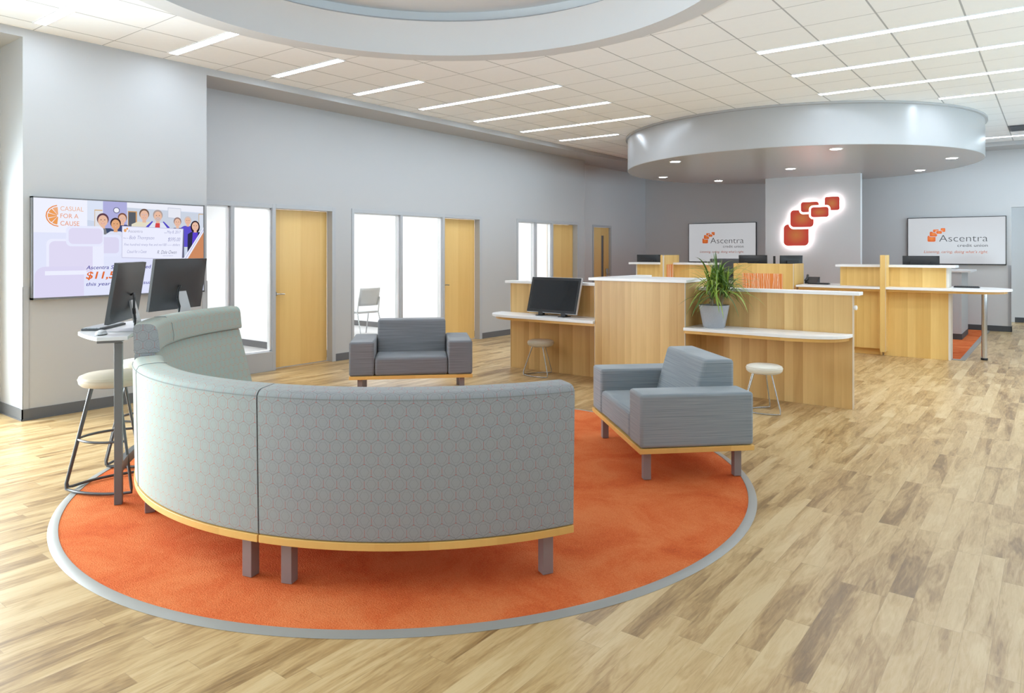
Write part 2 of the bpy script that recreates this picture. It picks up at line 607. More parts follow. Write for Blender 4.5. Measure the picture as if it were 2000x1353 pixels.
def build(name, mb, mat, parent=None, bevel=0.0, smooth=False, local=False, seg=2, origin=None):
    """link one mesh; mb is in world metres unless local"""
    me = bpy.data.meshes.new(name)
    mw = WM.get(parent.name, Matrix.Identity(4)) if parent is not None else Matrix.Identity(4)
    vs = mb.v
    base = mw
    if origin is not None:
        base = Matrix.Translation(origin)
        inv = base.inverted()
        vs = [tuple(inv @ Vector(p)) for p in vs]
    elif parent is not None and not local:
        inv = mw.inverted()
        vs = [tuple(inv @ Vector(p)) for p in vs]
    me.from_pydata(vs, [], mb.f)
    mats = mat if isinstance(mat, (list, tuple)) else [mat]
    for m_ in mats:
        me.materials.append(m_)
    if len(mats) > 1:
        me.polygons.foreach_set('material_index', mb.mi)
    if mb.uv is not None and len(mb.uv) == len(me.polygons):
        uvl = me.uv_layers.new(name='uv')
        for p, uvs in zip(me.polygons, mb.uv):
            for li, q in zip(p.loop_indices, uvs):
                uvl.data[li].uv = q
    bm = bmesh.new()
    bm.from_mesh(me)
    bmesh.ops.recalc_face_normals(bm, faces=bm.faces)
    bm.to_mesh(me)
    bm.free()
    o = bpy.data.objects.new(name, me)
    COL.objects.link(o)
    if origin is not None:
        if parent is not None:
            o.parent = parent
            o.matrix_local = mw.inverted() @ base
        else:
            o.location = origin
        WM[o.name] = base
    else:
        if parent is not None:
            o.parent = parent
        WM[o.name] = mw
    if bevel:
        md = o.modifiers.new('bevel', 'BEVEL')
        md.width = bevel
        md.segments = seg
        md.limit_method = 'ANGLE'
        md.angle_limit = math.radians(35)
        md.harden_normals = False
    if smooth:
        for p in me.polygons:
            p.use_smooth = True
        try:
            me.set_sharp_from_angle(angle=math.radians(40))
        except Exception:
            pass
    return o


def struct(name, mb, mat, parent=None, **kw):
    o = build(name, mb, mat, parent, **kw)
    if parent is None:
        o['kind'] = 'structure'
    return o


def solo(name, mb, mat, label, cat, group=None, **kw):
    return setprops(build(name, mb, mat, **kw), label, cat, group)


def circle(cx, cy, r, n=64, a0=0.0, a1=360.0):
    return [(cx + r * math.cos(math.radians(a0 + (a1 - a0) * i / n)), cy + r * math.sin(math.radians(a0 + (a1 - a0) * i / n))) for i in range(n if a1 - a0 >= 360 else n + 1)]


def rrect(x0, x1, y0, y1, r, n=6, rs=None):
    rs = rs or (r, r, r, r)   # bl, br, tr, tl
    out = []
    for (cx, cy, a, q) in ((x0, y0, 180, rs[0]), (x1, y0, 270, rs[1]), (x1, y1, 0, rs[2]), (x0, y1, 90, rs[3])):
        ox = cx + q if cx == x0 else cx - q
        oy = cy + q if cy == y0 else cy - q
        for i in range(n + 1):
            t = math.radians(a + 90 * i / n)
            out.append((ox + q * math.cos(t), oy + q * math.sin(t)))
    return out


# ------------------------------------------------------------------ room shell
H = 3.64
SOF = 3.56
XT, XR, XB = -7.60, -8.19, -8.55       # TV wall, recessed wall, back part of the left wall
RC = (-3.655, 3.71)                    # centre of rug and ceiling coffer
R_COF = 2.285

fl = MB().box(-8.6, 4.2, -4.2, 19.4, -0.1, 0.0)
struct('floor', fl, M['floor'])
struct('floor_office', MB().box(-12.2, -8.30, 2.6, 13.4, -0.1, 0.004), M['office_floor'])

# ceiling slab with the round opening of the coffer
me = bpy.data.meshes.new('ceiling')
bm = bmesh.new()
outer = [bm.verts.new((x, y, H)) for x, y in ((XT, -4.2), (4.2, -4.2), (4.2, 16.2), (XT, 16.2))]
ring = [bm.verts.new((x, y, H)) for x, y in circle(RC[0], RC[1], 2.50, 96)]
ed = [bm.edges.new((outer[i], outer[(i + 1) % 4])) for i in range(4)] + [bm.edges.new((ring[i], ring[(i + 1) % 96])) for i in range(96)]
bmesh.ops.triangle_fill(bm, edges=ed, use_beauty=True)
bm.to_mesh(me)
bm.free()
me.materials.append(M['ceiling'])
o = bpy.data.objects.new('ceiling', me)
COL.objects.link(o)
o['kind'] = 'structure'
# round coffer: flat border, sloping ring, raised lid
prof = [(2.50, H + 0.002), (2.50, H - 0.012), (R_COF, H - 0.012), (R_COF - 0.01, H + 0.02), (2.20, 3.86), (2.12, 3.93), (2.20, 3.97), (2.20, 4.05)]
mb = MB().lathe(prof, RC[0], RC[1], 96)
struct('ceiling_coffer', mb, M['drywall'], smooth=True)
mb = MB().prism(circle(RC[0], RC[1], 2.30, 96), 4.05, 4.10)
struct('ceiling_coffer_lid', mb, M['drywall'])
# soffits beside the left wall and at the back
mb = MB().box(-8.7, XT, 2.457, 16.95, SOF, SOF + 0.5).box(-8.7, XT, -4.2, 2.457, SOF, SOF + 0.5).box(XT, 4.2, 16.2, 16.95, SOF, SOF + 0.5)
struct('ceiling_soffit', mb, M['wall'])
# return air grille near the back
mb = MB()
for k in range(7):
    mb.box(-0.60, 0.6, 14.30 + k * 0.085, 14.33 + k * 0.085, H - 0.02, H - 0.004)
mb.box(-0.63, 0.63, 14.24, 14.92, H - 0.004, H - 0.001)
solo('ceiling_vent', mb, M['cabin'], 'grey return air grille in the ceiling beyond the round drum', 'vent')

# left wall: TV section
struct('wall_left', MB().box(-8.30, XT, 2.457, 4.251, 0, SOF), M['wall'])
# niche wall with the glazed storefront left of the frame
mb = MB().box(-8.35, -8.18, -4.3, -3.4, 0, SOF).box(-8.35, -8.18, 2.2, 2.457, 0, SOF).box(-8.35, -8.18, -3.4, 2.2, 2.35, SOF)
struct('wall_left_front', mb, M['wall'])
wt = thing('window_1', None, None, kind='structure')
mb = MB()
for y in (-3.4, -2.0, -0.6, 0.8, 2.14):
    mb.box(-8.30, -8.20, y, y + 0.06, 0, 2.35)
mb.box(-8.30, -8.20, -3.4, 2.2, 0, 0.08).box(-8.30, -8.20, -3.4, 2.2, 2.29, 2.35)
build('window_frame', mb, M['frame'], wt)
build('pane', MB().box(-8.256, -8.250, -3.34, 2.14, 0.08, 2.29), M['glass'], wt)

# recessed wall with three office fronts
UNITS = [
    dict(f0=4.251, g0=4.36, m=4.943, p=5.539, d1=6.459, f1=6.522),
    dict(f0=6.815, g0=6.858, m=7.836, p=8.806, d1=9.717, f1=9.788),
    dict(f0=10.83, g0=10.875, m=11.484, p=12.063, d1=12.985, f1=13.05)]
ZH, ZF, ZS = 2.14, 2.20, 0.255
mb = MB().box(-8.31, XR, 4.251, 13.30, ZF, SOF)
edges = [u for U in UNITS for u in (U['f0'], U['f1'])]
mb.box(-8.31, XR, UNITS[0]['f1'], UNITS[1]['f0'], 0, ZF)
mb.box(-8.31, XR, UNITS[1]['f1'], UNITS[2]['f0'], 0, ZF)
mb.box(-8.31, XR, UNITS[2]['f1'], 13.30, 0, ZF)
struct('wall_left_recess', mb, M['wall'])
# wall beyond the step, with the last door
mb = MB().box(-8.67, XB, 13.30, 14.22, 0, SOF).box(-8.67, XB, 15.10, 16.9, 0, SOF).box(-8.67, XB, 14.22, 15.10, 2.19, SOF)
mb.box(XB, -8.31, 13.20, 13.30, 0, SOF)
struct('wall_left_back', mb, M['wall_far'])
# back wall with opening to the corridor
mb = MB().box(-8.67, -0.69, 16.9, 17.05, 0, SOF).box(-0.69, 4.2, 16.9, 17.05, 2.435, SOF).box(1.4, 4.2, 16.9, 17.05, 0, 2.435)
struct('wall_back', mb, M['wall_far'])
struct('wall_corridor', MB().box(-1.5, 4.2, 19.3, 19.4, 0, 3.6).box(-1.0, -0.72, 17.05, 17.45, 0, 3.0), M['wall_far'])
struct('ceiling_corridor', MB().box(-1.5, 4.2, 17.05, 19.4, 3.0, 3.05), M['drywall'])
# right wall and the glazed front behind the camera
struct('wall_right', MB().box(4.2, 4.3, -4.3, 19.4, 2.6, H).box(4.2, 4.3, -4.3, 19.4, 0, 0.6).box(4.2, 4.3, -4.3, 2.0, 0.6, 2.6).box(4.2, 4.3, 18.5, 19.4, 0.6, 2.6), M['wall'])
wt = thing('window_6', None, None, kind='structure')  # unseen glazing, added so light reaches the ceiling along its length
mb = MB().box(4.21, 4.29, 2.0, 18.5, 0.6, 0.66).box(4.21, 4.29, 2.0, 18.5, 2.54, 2.6)
for i in range(11):
    mb.box(4.21, 4.29, 2.0 + i * 1.644, 2.06 + i * 1.644, 0.66, 2.54)
build('window_frame', mb, M['frame'], wt)
build('pane', MB().box(4.247, 4.253, 2.0, 18.5, 0.66, 2.54), M['glass'], wt)
mb = MB().box(-8.35, -4.8, -4.3, -4.2, 0, H).box(-0.6, 4.2, -4.3, -4.2, 0, H).box(-4.8, -0.6, -4.3, -4.2, 2.6, H)
struct('wall_front', mb, M['wall'])
wt = thing('window_2', None, None, kind='structure')
mb = MB()
for i in range(4):
    x = -4.77 + i * 1.38
    mb.box(x - 0.03, x + 0.03, -4.28, -4.22, 0, 2.6)
mb.box(-4.8, -0.6, -4.28, -4.22, 0, 0.08).box(-4.8, -0.6, -4.28, -4.22, 2.52, 2.6)
build('window_frame', mb, M['frame'], wt)
build('pane', MB().box(-4.8, -0.6, -4.253, -4.247, 0.08, 2.52), M['glass'], wt)
# offices behind the glass
mb = MB().box(-12.3, -12.2, 2.6, 13.4, 0, 2.75)
for y in (2.6, 6.67, 9.95, 13.2):
    mb.box(-12.2, -8.31, y, y + 0.1, 0, 2.75)
struct('wall_office', mb, M['office_wall'])
struct('ceiling_office', MB().box(-12.3, -8.31, 2.6, 13.3, 2.75, 2.8), M['drywall'])
mb = MB()
for y in (6.67, 9.95, 13.2):
    mb.box(-12.2, -8.32, y - 0.008, y, 0.004, 0.11)
struct('baseboard_office', mb, M['base'])
OL = ['square ceiling light panel in the first office, behind the nearest glazed front', 'square ceiling light panel in the second office, above the pale chair',
      'square ceiling light panel in the third office, behind the farthest glazed front']
for (ya, yb), lb in zip(((2.9, 6.4), (7.0, 9.7), (10.3, 12.9)), OL):  # unseen emitters added so the offices read bright through the glass
    yc = (ya + yb) / 2
    t = thing('ceiling_light_panel', lb, 'ceiling light', (-10.2, yc, 2.75), group='office ceiling lights')
    build('diffuser', MB().box(-11.4, -9.0, yc - 0.6, yc + 0.6, 2.735, 2.74), M['office_lamp'], t)
    build('housing', MB().box(-11.45, -8.95, yc - 0.65, yc + 0.65, 2.741, 2.75), M['white'], t)

# office fronts: glazing and doors
k = 0
for i, U in enumerate(UNITS):
    wt = thing('window_%d' % (i + 3), None, None, (XR, U['g0'], 0), kind='structure')
    mb = MB()
    a, b = -8.30, XR + 0.012
    mb.box(a, b, U['f0'], U['g0'], 0, ZF)
    mb.box(a, b, U['g0'], U['p'] - 0.052, ZH, ZF)
    mb.box(a, b, U['m'] - 0.05, U['m'], ZS, ZH)
    mb.box(a, b, U['p'] - 0.052, U['p'], 0, ZF)
    mb.box(a, b, U['g0'], U['p'] - 0.052, 0, ZS)
    build('window_frame', mb, M['frame'], wt, bevel=0.003)
    mb = MB()
    for (ya, yb) in ((U['g0'], U['m'] - 0.05), (U['m'], U['p'] - 0.052)):
        for (s0, s1) in ((ya, ya + 0.016), (yb - 0.016, yb)):
            mb.box(-8.275, -8.215, s0, s1, ZS, ZH)
        mb.box(-8.275, -8.215, ya, yb, ZS, ZS + 0.016).box(-8.275, -8.215, ya, yb, ZH - 0.016, ZH)
    build('glazing_bead', mb, M['white'], wt)
    for (ya, yb) in ((U['g0'], U['m'] - 0.05), (U['m'], U['p'] - 0.052)):
        build('pane', MB().box(-8.248, -8.242, ya, yb, ZS, ZH), M['glass'], wt)
    dt = thing('door_%d' % (i + 1), None, None, (XR, U['p'], 0), kind='structure')
    mb = MB().box(a, b, U['d1'], U['f1'], 0, ZF).box(a, b, U['p'], U['d1'], ZH, ZF)
    build('door_frame', mb, M['frame'], dt, bevel=0.003)
    build('door_leaf', MB().box(-8.345, -8.30, U['p'] + 0.003, U['d1'] - 0.003, 0.012, ZH - 0.004), M['door'], dt)
    hy = U['p'] + 0.06
    mb = MB().tube([(-8.30, hy, 1.0), (-8.288, hy, 1.0)], 0.034, 20).tube([(-8.29, hy, 1.0), (-8.245, hy, 1.0)], 0.012, 10)
    mb.tube([(-8.246, hy - 0.005, 1.0), (-8.243, hy + 0.05, 1.0), (-8.25, hy + 0.12, 0.995)], 0.010, 10)
    build('door_handle', mb, M['chrome'], dt, smooth=True)
# last door, with the slit window
dt = thing('door_4', None, None, (XB, 14.26, 0), kind='structure')
mb = MB().box(-8.66, XB + 0.015, 14.22, 14.27, 0, 2.19).box(-8.66, XB + 0.015, 15.05, 15.10, 0, 2.19).box(-8.66, XB + 0.015, 14.27, 15.05, 2.14, 2.19)
build('door_frame', mb, M['frame'], dt, bevel=0.003)
mb = MB().box(-8.63, -8.59, 14.273, 14.70, 0.01, 2.137).box(-8.63, -8.59, 14.82, 15.047, 0.01, 2.137).box(-8.63, -8.59, 14.70, 14.82, 0.01, 0.95).box(-8.63, -8.59, 14.70, 14.82, 1.95, 2.137)
build('door_leaf', mb, M['door'], dt)
build('vision_glass', MB().box(-8.62, -8.605, 14.70, 14.82, 0.95, 1.95), M['cabin'], dt)
mb = MB().box(-8.59, -8.56, 14.90, 14.97, 0.92, 1.16).tube([(-8.56, 14.935, 1.03), (-8.50, 14.935, 1.03), (-8.50, 14.85, 1.03)], 0.012, 10)
build('door_handle', mb, M['chrome'], dt, bevel=0.004)
# baseboards
mb = MB().box(XT, XT + 0.01, 2.447, 4.251, 0, 0.104).box(-8.18, XT + 0.01, 2.447, 2.457, 0, 0.104).box(XT - 0.003, XT + 0.018, 2.44, 4.251, 0, 0.012).box(-8.18, XT + 0.018, 2.439, 2.447, 0, 0.012)
mb.box(-8.18, XT + 0.01, 4.251, 4.261, 0, 0.104)
struct('baseboard_left', mb, M['base'])
mb = MB()
for (ya, yb) in ((UNITS[0]['f1'], UNITS[1]['f0']), (UNITS[1]['f1'], UNITS[2]['f0']), (UNITS[2]['f1'], 13.30)):
    mb.box(XR, XR + 0.01, ya, yb, 0, 0.104)
struct('baseboard_recess', mb, M['base'])
mb = MB().box(-8.55, -0.68, 16.89, 16.9, 0, 0.11).box(-0.69, -0.68, 16.89, 17.06, 0, 0.11).box(-0.72, 4.2, 19.29, 19.3, 0, 0.11).box(-0.72, -0.71, 17.05, 17.45, 0, 0.11)
mb.box(XB, XB + 0.01, 13.3, 14.22, 0, 0.11).box(XB, XB + 0.01, 15.1, 16.9, 0, 0.11)
struct('baseboard_back', mb, M['base_dark'])
# corner guards
struct('trim_1', MB().box(XT, XT + 0.006, 2.452, 2.505, 0.104, 1.24).box(XT - 0.05, XT + 0.006, 2.451, 2.457, 0.104, 1.24), M['frame'], bevel=0.001)
struct('trim_2', MB().box(XT, XT + 0.006, 4.20, 4.257, 0.104, 1.24).box(XT - 0.05, XT + 0.006, 4.251, 4.257, 0.104, 1.24), M['frame'], bevel=0.001)
struct('trim_3', MB().box(-0.69, -0.684, 16.85, 16.9, 0.11, 1.3).box(-0.74, -0.684, 16.892, 16.898, 0.11, 1.3), M['frame'])

# round drum hanging over the teller line, and the pier under it
DC, DR, DZ = (-3.73, 13.02), 2.87, 3.04
prof = [(0.02, DZ), (DR - 0.006, DZ), (DR, DZ + 0.006), (DR, H - 0.035), (DR + 0.035, H - 0.03), (DR + 0.035, H)]
struct('ceiling_drum', MB().lathe(prof, DC[0], DC[1], 128), M['drum'], smooth=True)
struct('wall_pier', MB().box(-4.66, -2.90, 14.5, 14.64, 0, DZ), M['drywall'])
DLB = ['round downlight nearest the left rim of the drum underside', 'round downlight in the middle of the drum underside',
       'round downlight at the front right of the drum underside', 'round downlight at the far left rim of the drum',
       'round downlight left of the pier, far side of the drum', 'round downlight right of the pier, far side of the drum',
       'round downlight nearest the right rim of the drum underside']
for (x, y), lb in zip([(-4.94, 10.83), (-3.74, 13.01), (-2.50, 10.89), (-6.16, 12.94), (-5.56, 14.30), (-1.95, 14.67), (-1.30, 13.07)], DLB):
    t = thing('downlight', lb, 'ceiling light', (x, y, DZ), group='downlights in the round drum')
    build('trim_ring', MB().lathe([(0.075, DZ - 0.001), (0.078, DZ - 0.006), (0.095, DZ - 0.004), (0.098, DZ)], x, y, 32), M['white'], t, smooth=True)
    build('lens', MB().prism(circle(x, y, 0.074, 32), DZ - 0.004, DZ - 0.001), M['down'], t)

# ceiling strip lights
def strip(x0, x1, y, label, group='long ceiling strip lights'):
    t = thing('ceiling_light', label, 'ceiling light', ((x0 + x1) / 2, y, H), group=group)
    mb = MB().box(x0 - 0.012, x1 + 0.012, y - 0.012, y, H - 0.008, H - 0.0005).box(x0 - 0.012, x1 + 0.012, y + 0.092, y + 0.104, H - 0.008, H - 0.0005)
    mb.box(x0 - 0.012, x0, y, y + 0.092, H - 0.008, H - 0.0005).box(x1, x1 + 0.012, y, y + 0.092, H - 0.008, H - 0.0005)
    build('housing', mb, M['white'], t)
    build('diffuser', MB().box(x0, x1, y, y + 0.092, H - 0.005, H - 0.0005), M['strip'], t)


S, Lg = 'short strip lights along the left wall', 'long ceiling strip lights'
strip(-7.32, -6.12, 2.455, 'short ceiling strip light at the top left corner, nearest of its row', S)
strip(-7.32, -6.12, 3.68, 'short ceiling strip light, second from the left, above the wall television', S)
strip(-7.32, -6.12, 4.90, 'short ceiling strip light, third from the left, beside the round coffer', S)
strip(-7.32, -6.12, 6.12, 'short ceiling strip light, fourth from the left, before the long ones', S)
strip(-7.33, -4.91, 7.33, 'first long ceiling strip light beyond the round coffer, nearest the coffer', Lg)
strip(-7.33, -4.91, 8.56, 'second long ceiling strip light beyond the round coffer', Lg)
strip(-7.33, -4.91, 9.79, 'third long ceiling strip light beyond the coffer, left of the drum', Lg)
strip(-7.33, -6.12, 11.00, 'short faint strip light touching the left side of the drum', S)
strip(-2.46, 3.0, 7.38, 'bright strip light at the upper right, nearest of the right group', Lg)
strip(-2.46, 3.0, 8.60, 'strip light at the upper right, second of the right group', Lg)
strip(-2.47, 3.0, 9.83, 'strip light at the upper right, third, just above the drum', Lg)
strip(-1.25, 3.0, 11.08, 'strip light at the right edge, fourth, starting further right', Lg)
strip(-1.85, 3.0, 15.48, 'farthest strip light, low at the right edge behind the drum', Lg)

# ------------------------------------------------------------------ carpets
t = thing('round_rug', 'large round orange carpet inlaid in the floor under the curved sofa', 'rug', (RC[0], RC[1], 0))
build('carpet', MB().prism(circle(RC[0], RC[1], 2.245, 128), 0.0, 0.008), M['carpet'], t)
build('edge_strip', MB().lathe([(2.243, 0.001), (2.245, 0.011), (2.27, 0.010), (2.297, 0.001)], RC[0], RC[1], 160), M['ring'], t, smooth=True)
t = thing('teller_carpet', 'orange carpet on the floor behind the teller counters at the right', 'rug', (-4, 14, 0))
build('carpet', MB().box(-8.3, -1.10, 12.98, 16.85, 0.0, 0.008).box(-2.05, -1.10, 12.23, 12.98, 0.0, 0.008).box(-1.195, -1.10, 12.10, 12.23, 0.0, 0.008), M['carpet'], t)
build('edge_strip', MB().box(-1.10, -1.03, 12.03, 16.85, 0.0, 0.010).box(-1.195, -1.10, 12.03, 12.10, 0.0, 0.010), M['ring'], t)

M['seam'] = pm('seam_thread', (140, 146, 148), 0.8)
# ------------------------------------------------------------------ curved sofa, three sections
SCX, SCY = -3.56, 3.69


def rprof(pts, r, n=4):
    """round the convex corners of a closed (r, z) outline"""
    out = []
    k = len(pts)
    for i in range(k):
        p0, p, p1 = Vector(pts[i - 1]), Vector(pts[i][:2]), Vector(pts[(i + 1) % k][:2])
        rr = r[i] if isinstance(r, (list, tuple)) else r
        if rr <= 0:
            out.append(tuple(p))
            continue
        a = (Vector(pts[i - 1][:2]) - p).normalized()
        b = (p1 - p).normalized()
        s, e = p + a * rr, p + b * rr
        for j in range(n + 1):
            q = j / n
            out.append(tuple(s * (1 - q) ** 2 + p * 2 * q * (1 - q) + e * q * q))
    return out


def sofa(a0, a1, high, label, panel_seams=()):
    am = math.radians((a0 + a1) / 2)
    t = thing('sofa_section', label, 'sofa', (SCX + 1.4 * math.cos(am), SCY + 1.4 * math.sin(am), 0), group='curved lounge sofa sections')
    g = 0.12
    a0, a1 = a0 + g, a1 - g
    build('base', MB().arc([(1.00, 0.212), (1.885, 0.212), (1.885, 0.247), (1.00, 0.247)], SCX, SCY, a0, a1, 36), M['band'], t, bevel=0.002)
    if not high:
        pr = rprof([(1.70, 0.248), (1.88, 0.248), (1.893, 0.925), (1.725, 0.935)], [0.0, 0.012, 0.045, 0.045], 5)
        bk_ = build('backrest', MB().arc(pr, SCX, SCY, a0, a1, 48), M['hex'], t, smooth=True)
        ri = 1.70
    else:
        pr = rprof([(1.60, 0.248), (1.88, 0.248), (1.888, 0.945), (1.775, 0.945), (1.615, 0.45)], [0.0, 0.012, 0.01, 0.012, 0.0], 3)
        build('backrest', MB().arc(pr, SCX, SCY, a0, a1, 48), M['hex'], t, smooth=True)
        pr = rprof([(1.745, 0.947), (1.89, 0.947), (1.895, 1.125), (1.765, 1.125)], [0.02, 0.01, 0.03, 0.055], 5)
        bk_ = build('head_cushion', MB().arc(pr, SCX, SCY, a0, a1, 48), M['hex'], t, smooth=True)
        ri = 1.60
    pr = rprof([(1.02, 0.248), (ri, 0.248), (ri, 0.455), (1.02, 0.445)], [0.02, 0.0, 0.02, 0.05], 4)
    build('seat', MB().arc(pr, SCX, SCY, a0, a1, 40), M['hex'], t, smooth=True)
    for a in (a0 + 3.4, a1 - 3.4):
        for r in (1.80, 1.08):
            M4 = Matrix.Translation((SCX, SCY, 0)) @ Matrix.Rotation(math.radians(a), 4, 'Z')
            build('leg', MB().box(r - 0.028, r + 0.028, -0.028, 0.028, 0.009, 0.212, M4), M['leg'], t, bevel=0.003)
    for a in panel_seams:
        ca, sa = math.cos(math.radians(a)), math.sin(math.radians(a))
        if high:
            rz = [(1.895, 1.0), (1.896, 1.10), (1.87, 1.126), (1.80, 1.127), (1.757, 1.08), (1.745, 1.0), (1.747, 0.96)]
        else:
            rz = [(1.883, 0.25), (1.8935, 0.90), (1.88, 0.925), (1.845, 0.934), (1.78, 0.936), (1.735, 0.93)]
        build('seam_piping', MB().tube([(SCX + r * ca, SCY + r * sa, z) for r, z in rz], 0.0018, 6), M['seam'], bk_, smooth=True)
    zt, rt = (0.965, 1.8925) if high else (0.898, 1.8935)
    build('stitch_line', MB().tube([(SCX + rt * math.cos(math.radians(a0 + (a1 - a0) * i / 60)), SCY + rt * math.sin(math.radians(a0 + (a1 - a0) * i / 60)), zt) for i in range(61)], 0.0016, 5), M['seam'], bk_)
    return t


sofa(-71.3, -24.6, False, 'low curved sofa section with patterned grey back, right of the seam')
sofa(-118.5, -71.3, False, 'low curved sofa section with mint patterned back, left of the seam', (-106.5,))
sofa(-165.0, -118.5, True, 'tall curved sofa section with head cushion in front of the bar table', (-134.0,))

# ------------------------------------------------------------------ armchairs
def armchair(label, loc, rz, fab):
    t = thing('armchair', label, 'armchair', (loc[0], loc[1], 0), rz, group='square lounge armchairs')
    W2 = 0.655
    z0 = 0.0 if loc[2] is None else loc[2]
    build('base', MB().box(-W2, W2, 0.0, 0.81, 0.210, 0.245), M['band'], t, bevel=0.002, local=True)
    for s in (-1, 1):
        x0, x1 = sorted((s * W2, s * (W2 - 0.262)))
        build('arm', MB().box(x0, x1, 0.004, 0.806, 0.246, 0.608), fab, t, bevel=0.022, seg=3, smooth=True, local=True)
    build('seat', MB().box(-W2 + 0.266, W2 - 0.266, 0.006, 0.58, 0.246, 0.441), fab, t, bevel=0.03, seg=3, smooth=True, local=True)
    bk = MB()
    x0, x1 = -0.385, 0.385
    bk.add([(x0, 0.46, 0.42), (x1, 0.46, 0.42), (x1, 0.565, 0.792), (x0, 0.565, 0.792), (x0, 0.79, 0.42), (x1, 0.79, 0.42), (x1, 0.79, 0.792), (x0, 0.79, 0.792)],
           [(0, 1, 2, 3), (5, 4, 7, 6), (3, 2, 6, 7), (1, 0, 4, 5), (0, 3, 7, 4), (2, 1, 5, 6)])
    bk.box(x0, x1, 0.60, 0.79, 0.246, 0.42)
    build('backrest', bk, fab, t, bevel=0.024, seg=3, smooth=True, local=True)
    for x in (-0.545, 0.545):
        for y in (0.08, 0.73):
            build('leg', MB().box(x - 0.026, x + 0.026, y - 0.026, y + 0.026, z0, 0.210), M['leg'], t, bevel=0.003, local=True)
    return t


armchair('grey armchair facing the camera in front of the office glass', (-5.465, 5.36, 0.0), PI / 4, M['stria1'])
armchair('blue grey armchair seen from its side, on the right rug edge', (-2.672, 4.752, 0.0115), -PI / 4, M['stria'])

# ------------------------------------------------------------------ counter with two wings in the middle of the room
def slab(poly, z1, th=0.033):
    return MB().prism(poly, z1 - th, z1)


PY = 7.65
t = thing('guest_counter', 'wood laminate counter block with shelf wings and white tops, mid room', 'counter', (-3.75, 7.5, 0))
build('front_panel', MB().box(-4.32, -3.19, 7.24, 7.275, 0.0, 1.227), M['lam'], t)
build('side_panel', MB().box(-3.225, -3.19, 7.276, 7.9, 0.0, 1.227), M['lam'], t)
build('side_panel', MB().box(-4.32, -4.285, 7.276, 8.45, 0.0, 1.227), M['lam'], t)
build('edge_banding', MB().box(-3.193, -3.1885, 7.2385, 7.258, 0.0, 1.227), M['edge'], t)
build('edge_banding', MB().box(-4.3215, -4.317, 7.2385, 7.258, 0.0, 1.227), M['edge'], t)
build('divider_wall', MB().box(-4.284, -4.20, 7.72, 8.43, 0.0, 1.227), M['lam'], t)
build('countertop', slab([(-4.39, 7.21), (-3.16, 7.21), (-3.22, 7.93), (-4.20, 7.93), (-4.20, 8.49), (-4.39, 8.49)], 1.262), M['white'], t, bevel=0.003)
# right wing
build('wing_panel', MB().box(-3.189, -1.60, PY, PY + 0.06, 0.0, 1.135), M['lam'], t)
build('edge_banding', MB().box(-1.6025, -1.5985, PY - 0.002, PY + 0.02, 0.0, 1.135), M['edge'], t)
build('edge_banding', MB().box(-1.6025, -1.5985, PY + 0.048, PY + 0.062, 0.0, 1.135), M['edge'], t)
build('wing_top', slab([(-3.188, PY - 0.05), (-1.53, PY - 0.05), (-1.53, PY + 0.12), (-3.188, PY + 0.12)], 1.168), M['white'], t, bevel=0.003)


def shelf_outline(xa, xb, yf, yb, rx, left):
    pts = []
    if not left:
        pts = [(xa, yb), (xa, yf)]
        for i in range(15):
            a = -PI / 2 + (PI / 2) * i / 14
            c_, s_ = math.cos(a), math.sin(a)
            pts.append((xb - rx + rx * abs(c_) ** 0.8, yb - (yb - yf) * abs(s_) ** 0.8))
    else:
        pts = [(xb, yf), (xb, yb)]
        for i in range(15):
            a = PI + (PI / 2) * i / 14
            c_, s_ = math.cos(a), math.sin(a)
            pts.append((xa + rx - rx * abs(c_) ** 0.75, yb - (yb - yf) * abs(s_) ** 0.75))
    return pts


build('shelf', slab(shelf_outline(-3.188, -1.60, 7.19, PY - 0.001, 0.62, False), 0.75, 0.032), M['white'], t, bevel=0.003)
build('shelf_edge', slab(shelf_outline(-3.188, -1.63, 7.22, PY - 0.001, 0.60, False), 0.717, 0.032), M['band'], t)
build('knob', MB().tube([(-1.5975, 7.685, 1.01), (-1.585, 7.685, 1.01), (-1.572, 7.685, 1.01), (-1.566, 7.685, 1.01)], [0.018, 0.024, 0.024, 0.016], 20), M['white'], t, smooth=True)
# left wing
build('wing_panel', MB().box(-5.89, -4.321, PY, PY + 0.06, 0.0, 1.143), M['lam'], t)
build('edge_banding', MB().box(-5.892, -5.888, PY - 0.002, PY + 0.02, 0.0, 1.143), M['edge'], t)
build('wing_top', slab([(-5.95, PY - 0.05), (-4.392, PY - 0.05), (-4.392, PY + 0.12), (-5.95, PY + 0.12)], 1.176), M['white'], t, bevel=0.003)
build('shelf', slab(shelf_outline(-6.04, -4.322, 7.20, PY - 0.001, 0.50, True), 0.75, 0.032), M['white'], t, bevel=0.003)
build('shelf_edge', slab(shelf_outline(-6.00, -4.322, 7.24, PY - 0.001, 0.50, True), 0.717, 0.032), M['band'], t)

# ------------------------------------------------------------------ teller line
def inset_art(name, mb_plate, parent, M4, wd, ht, seed):
    """orange resin panel with pale grass stalks"""
    rnd = random.Random(seed)
    o1 = build(name, mb_plate, M['art'], parent)
    mb = MB()
    n = int(wd / 0.020)
    for i in range(n):
        x = -wd / 2 + wd * (i + rnd.random()) / n
        z, pts = 0.0, []
        dx = rnd.uniform(-0.02, 0.02)
        while z < ht:
            pts.append((max(-wd / 2 + .004, min(wd / 2 - .004, x)), 0.0, z))
            z += ht / 6
            x += dx * 0.3 + rnd.uniform(-0.008, 0.008)
        pts.append((max(-wd / 2 + .004, min(wd / 2 - .004, x)), 0.0, ht))
        mb.tube([tuple(M4 @ Vector(p)) for p in pts], 0.0028, 4)
    build('grass_stalks', mb, M['stalk'], o1)


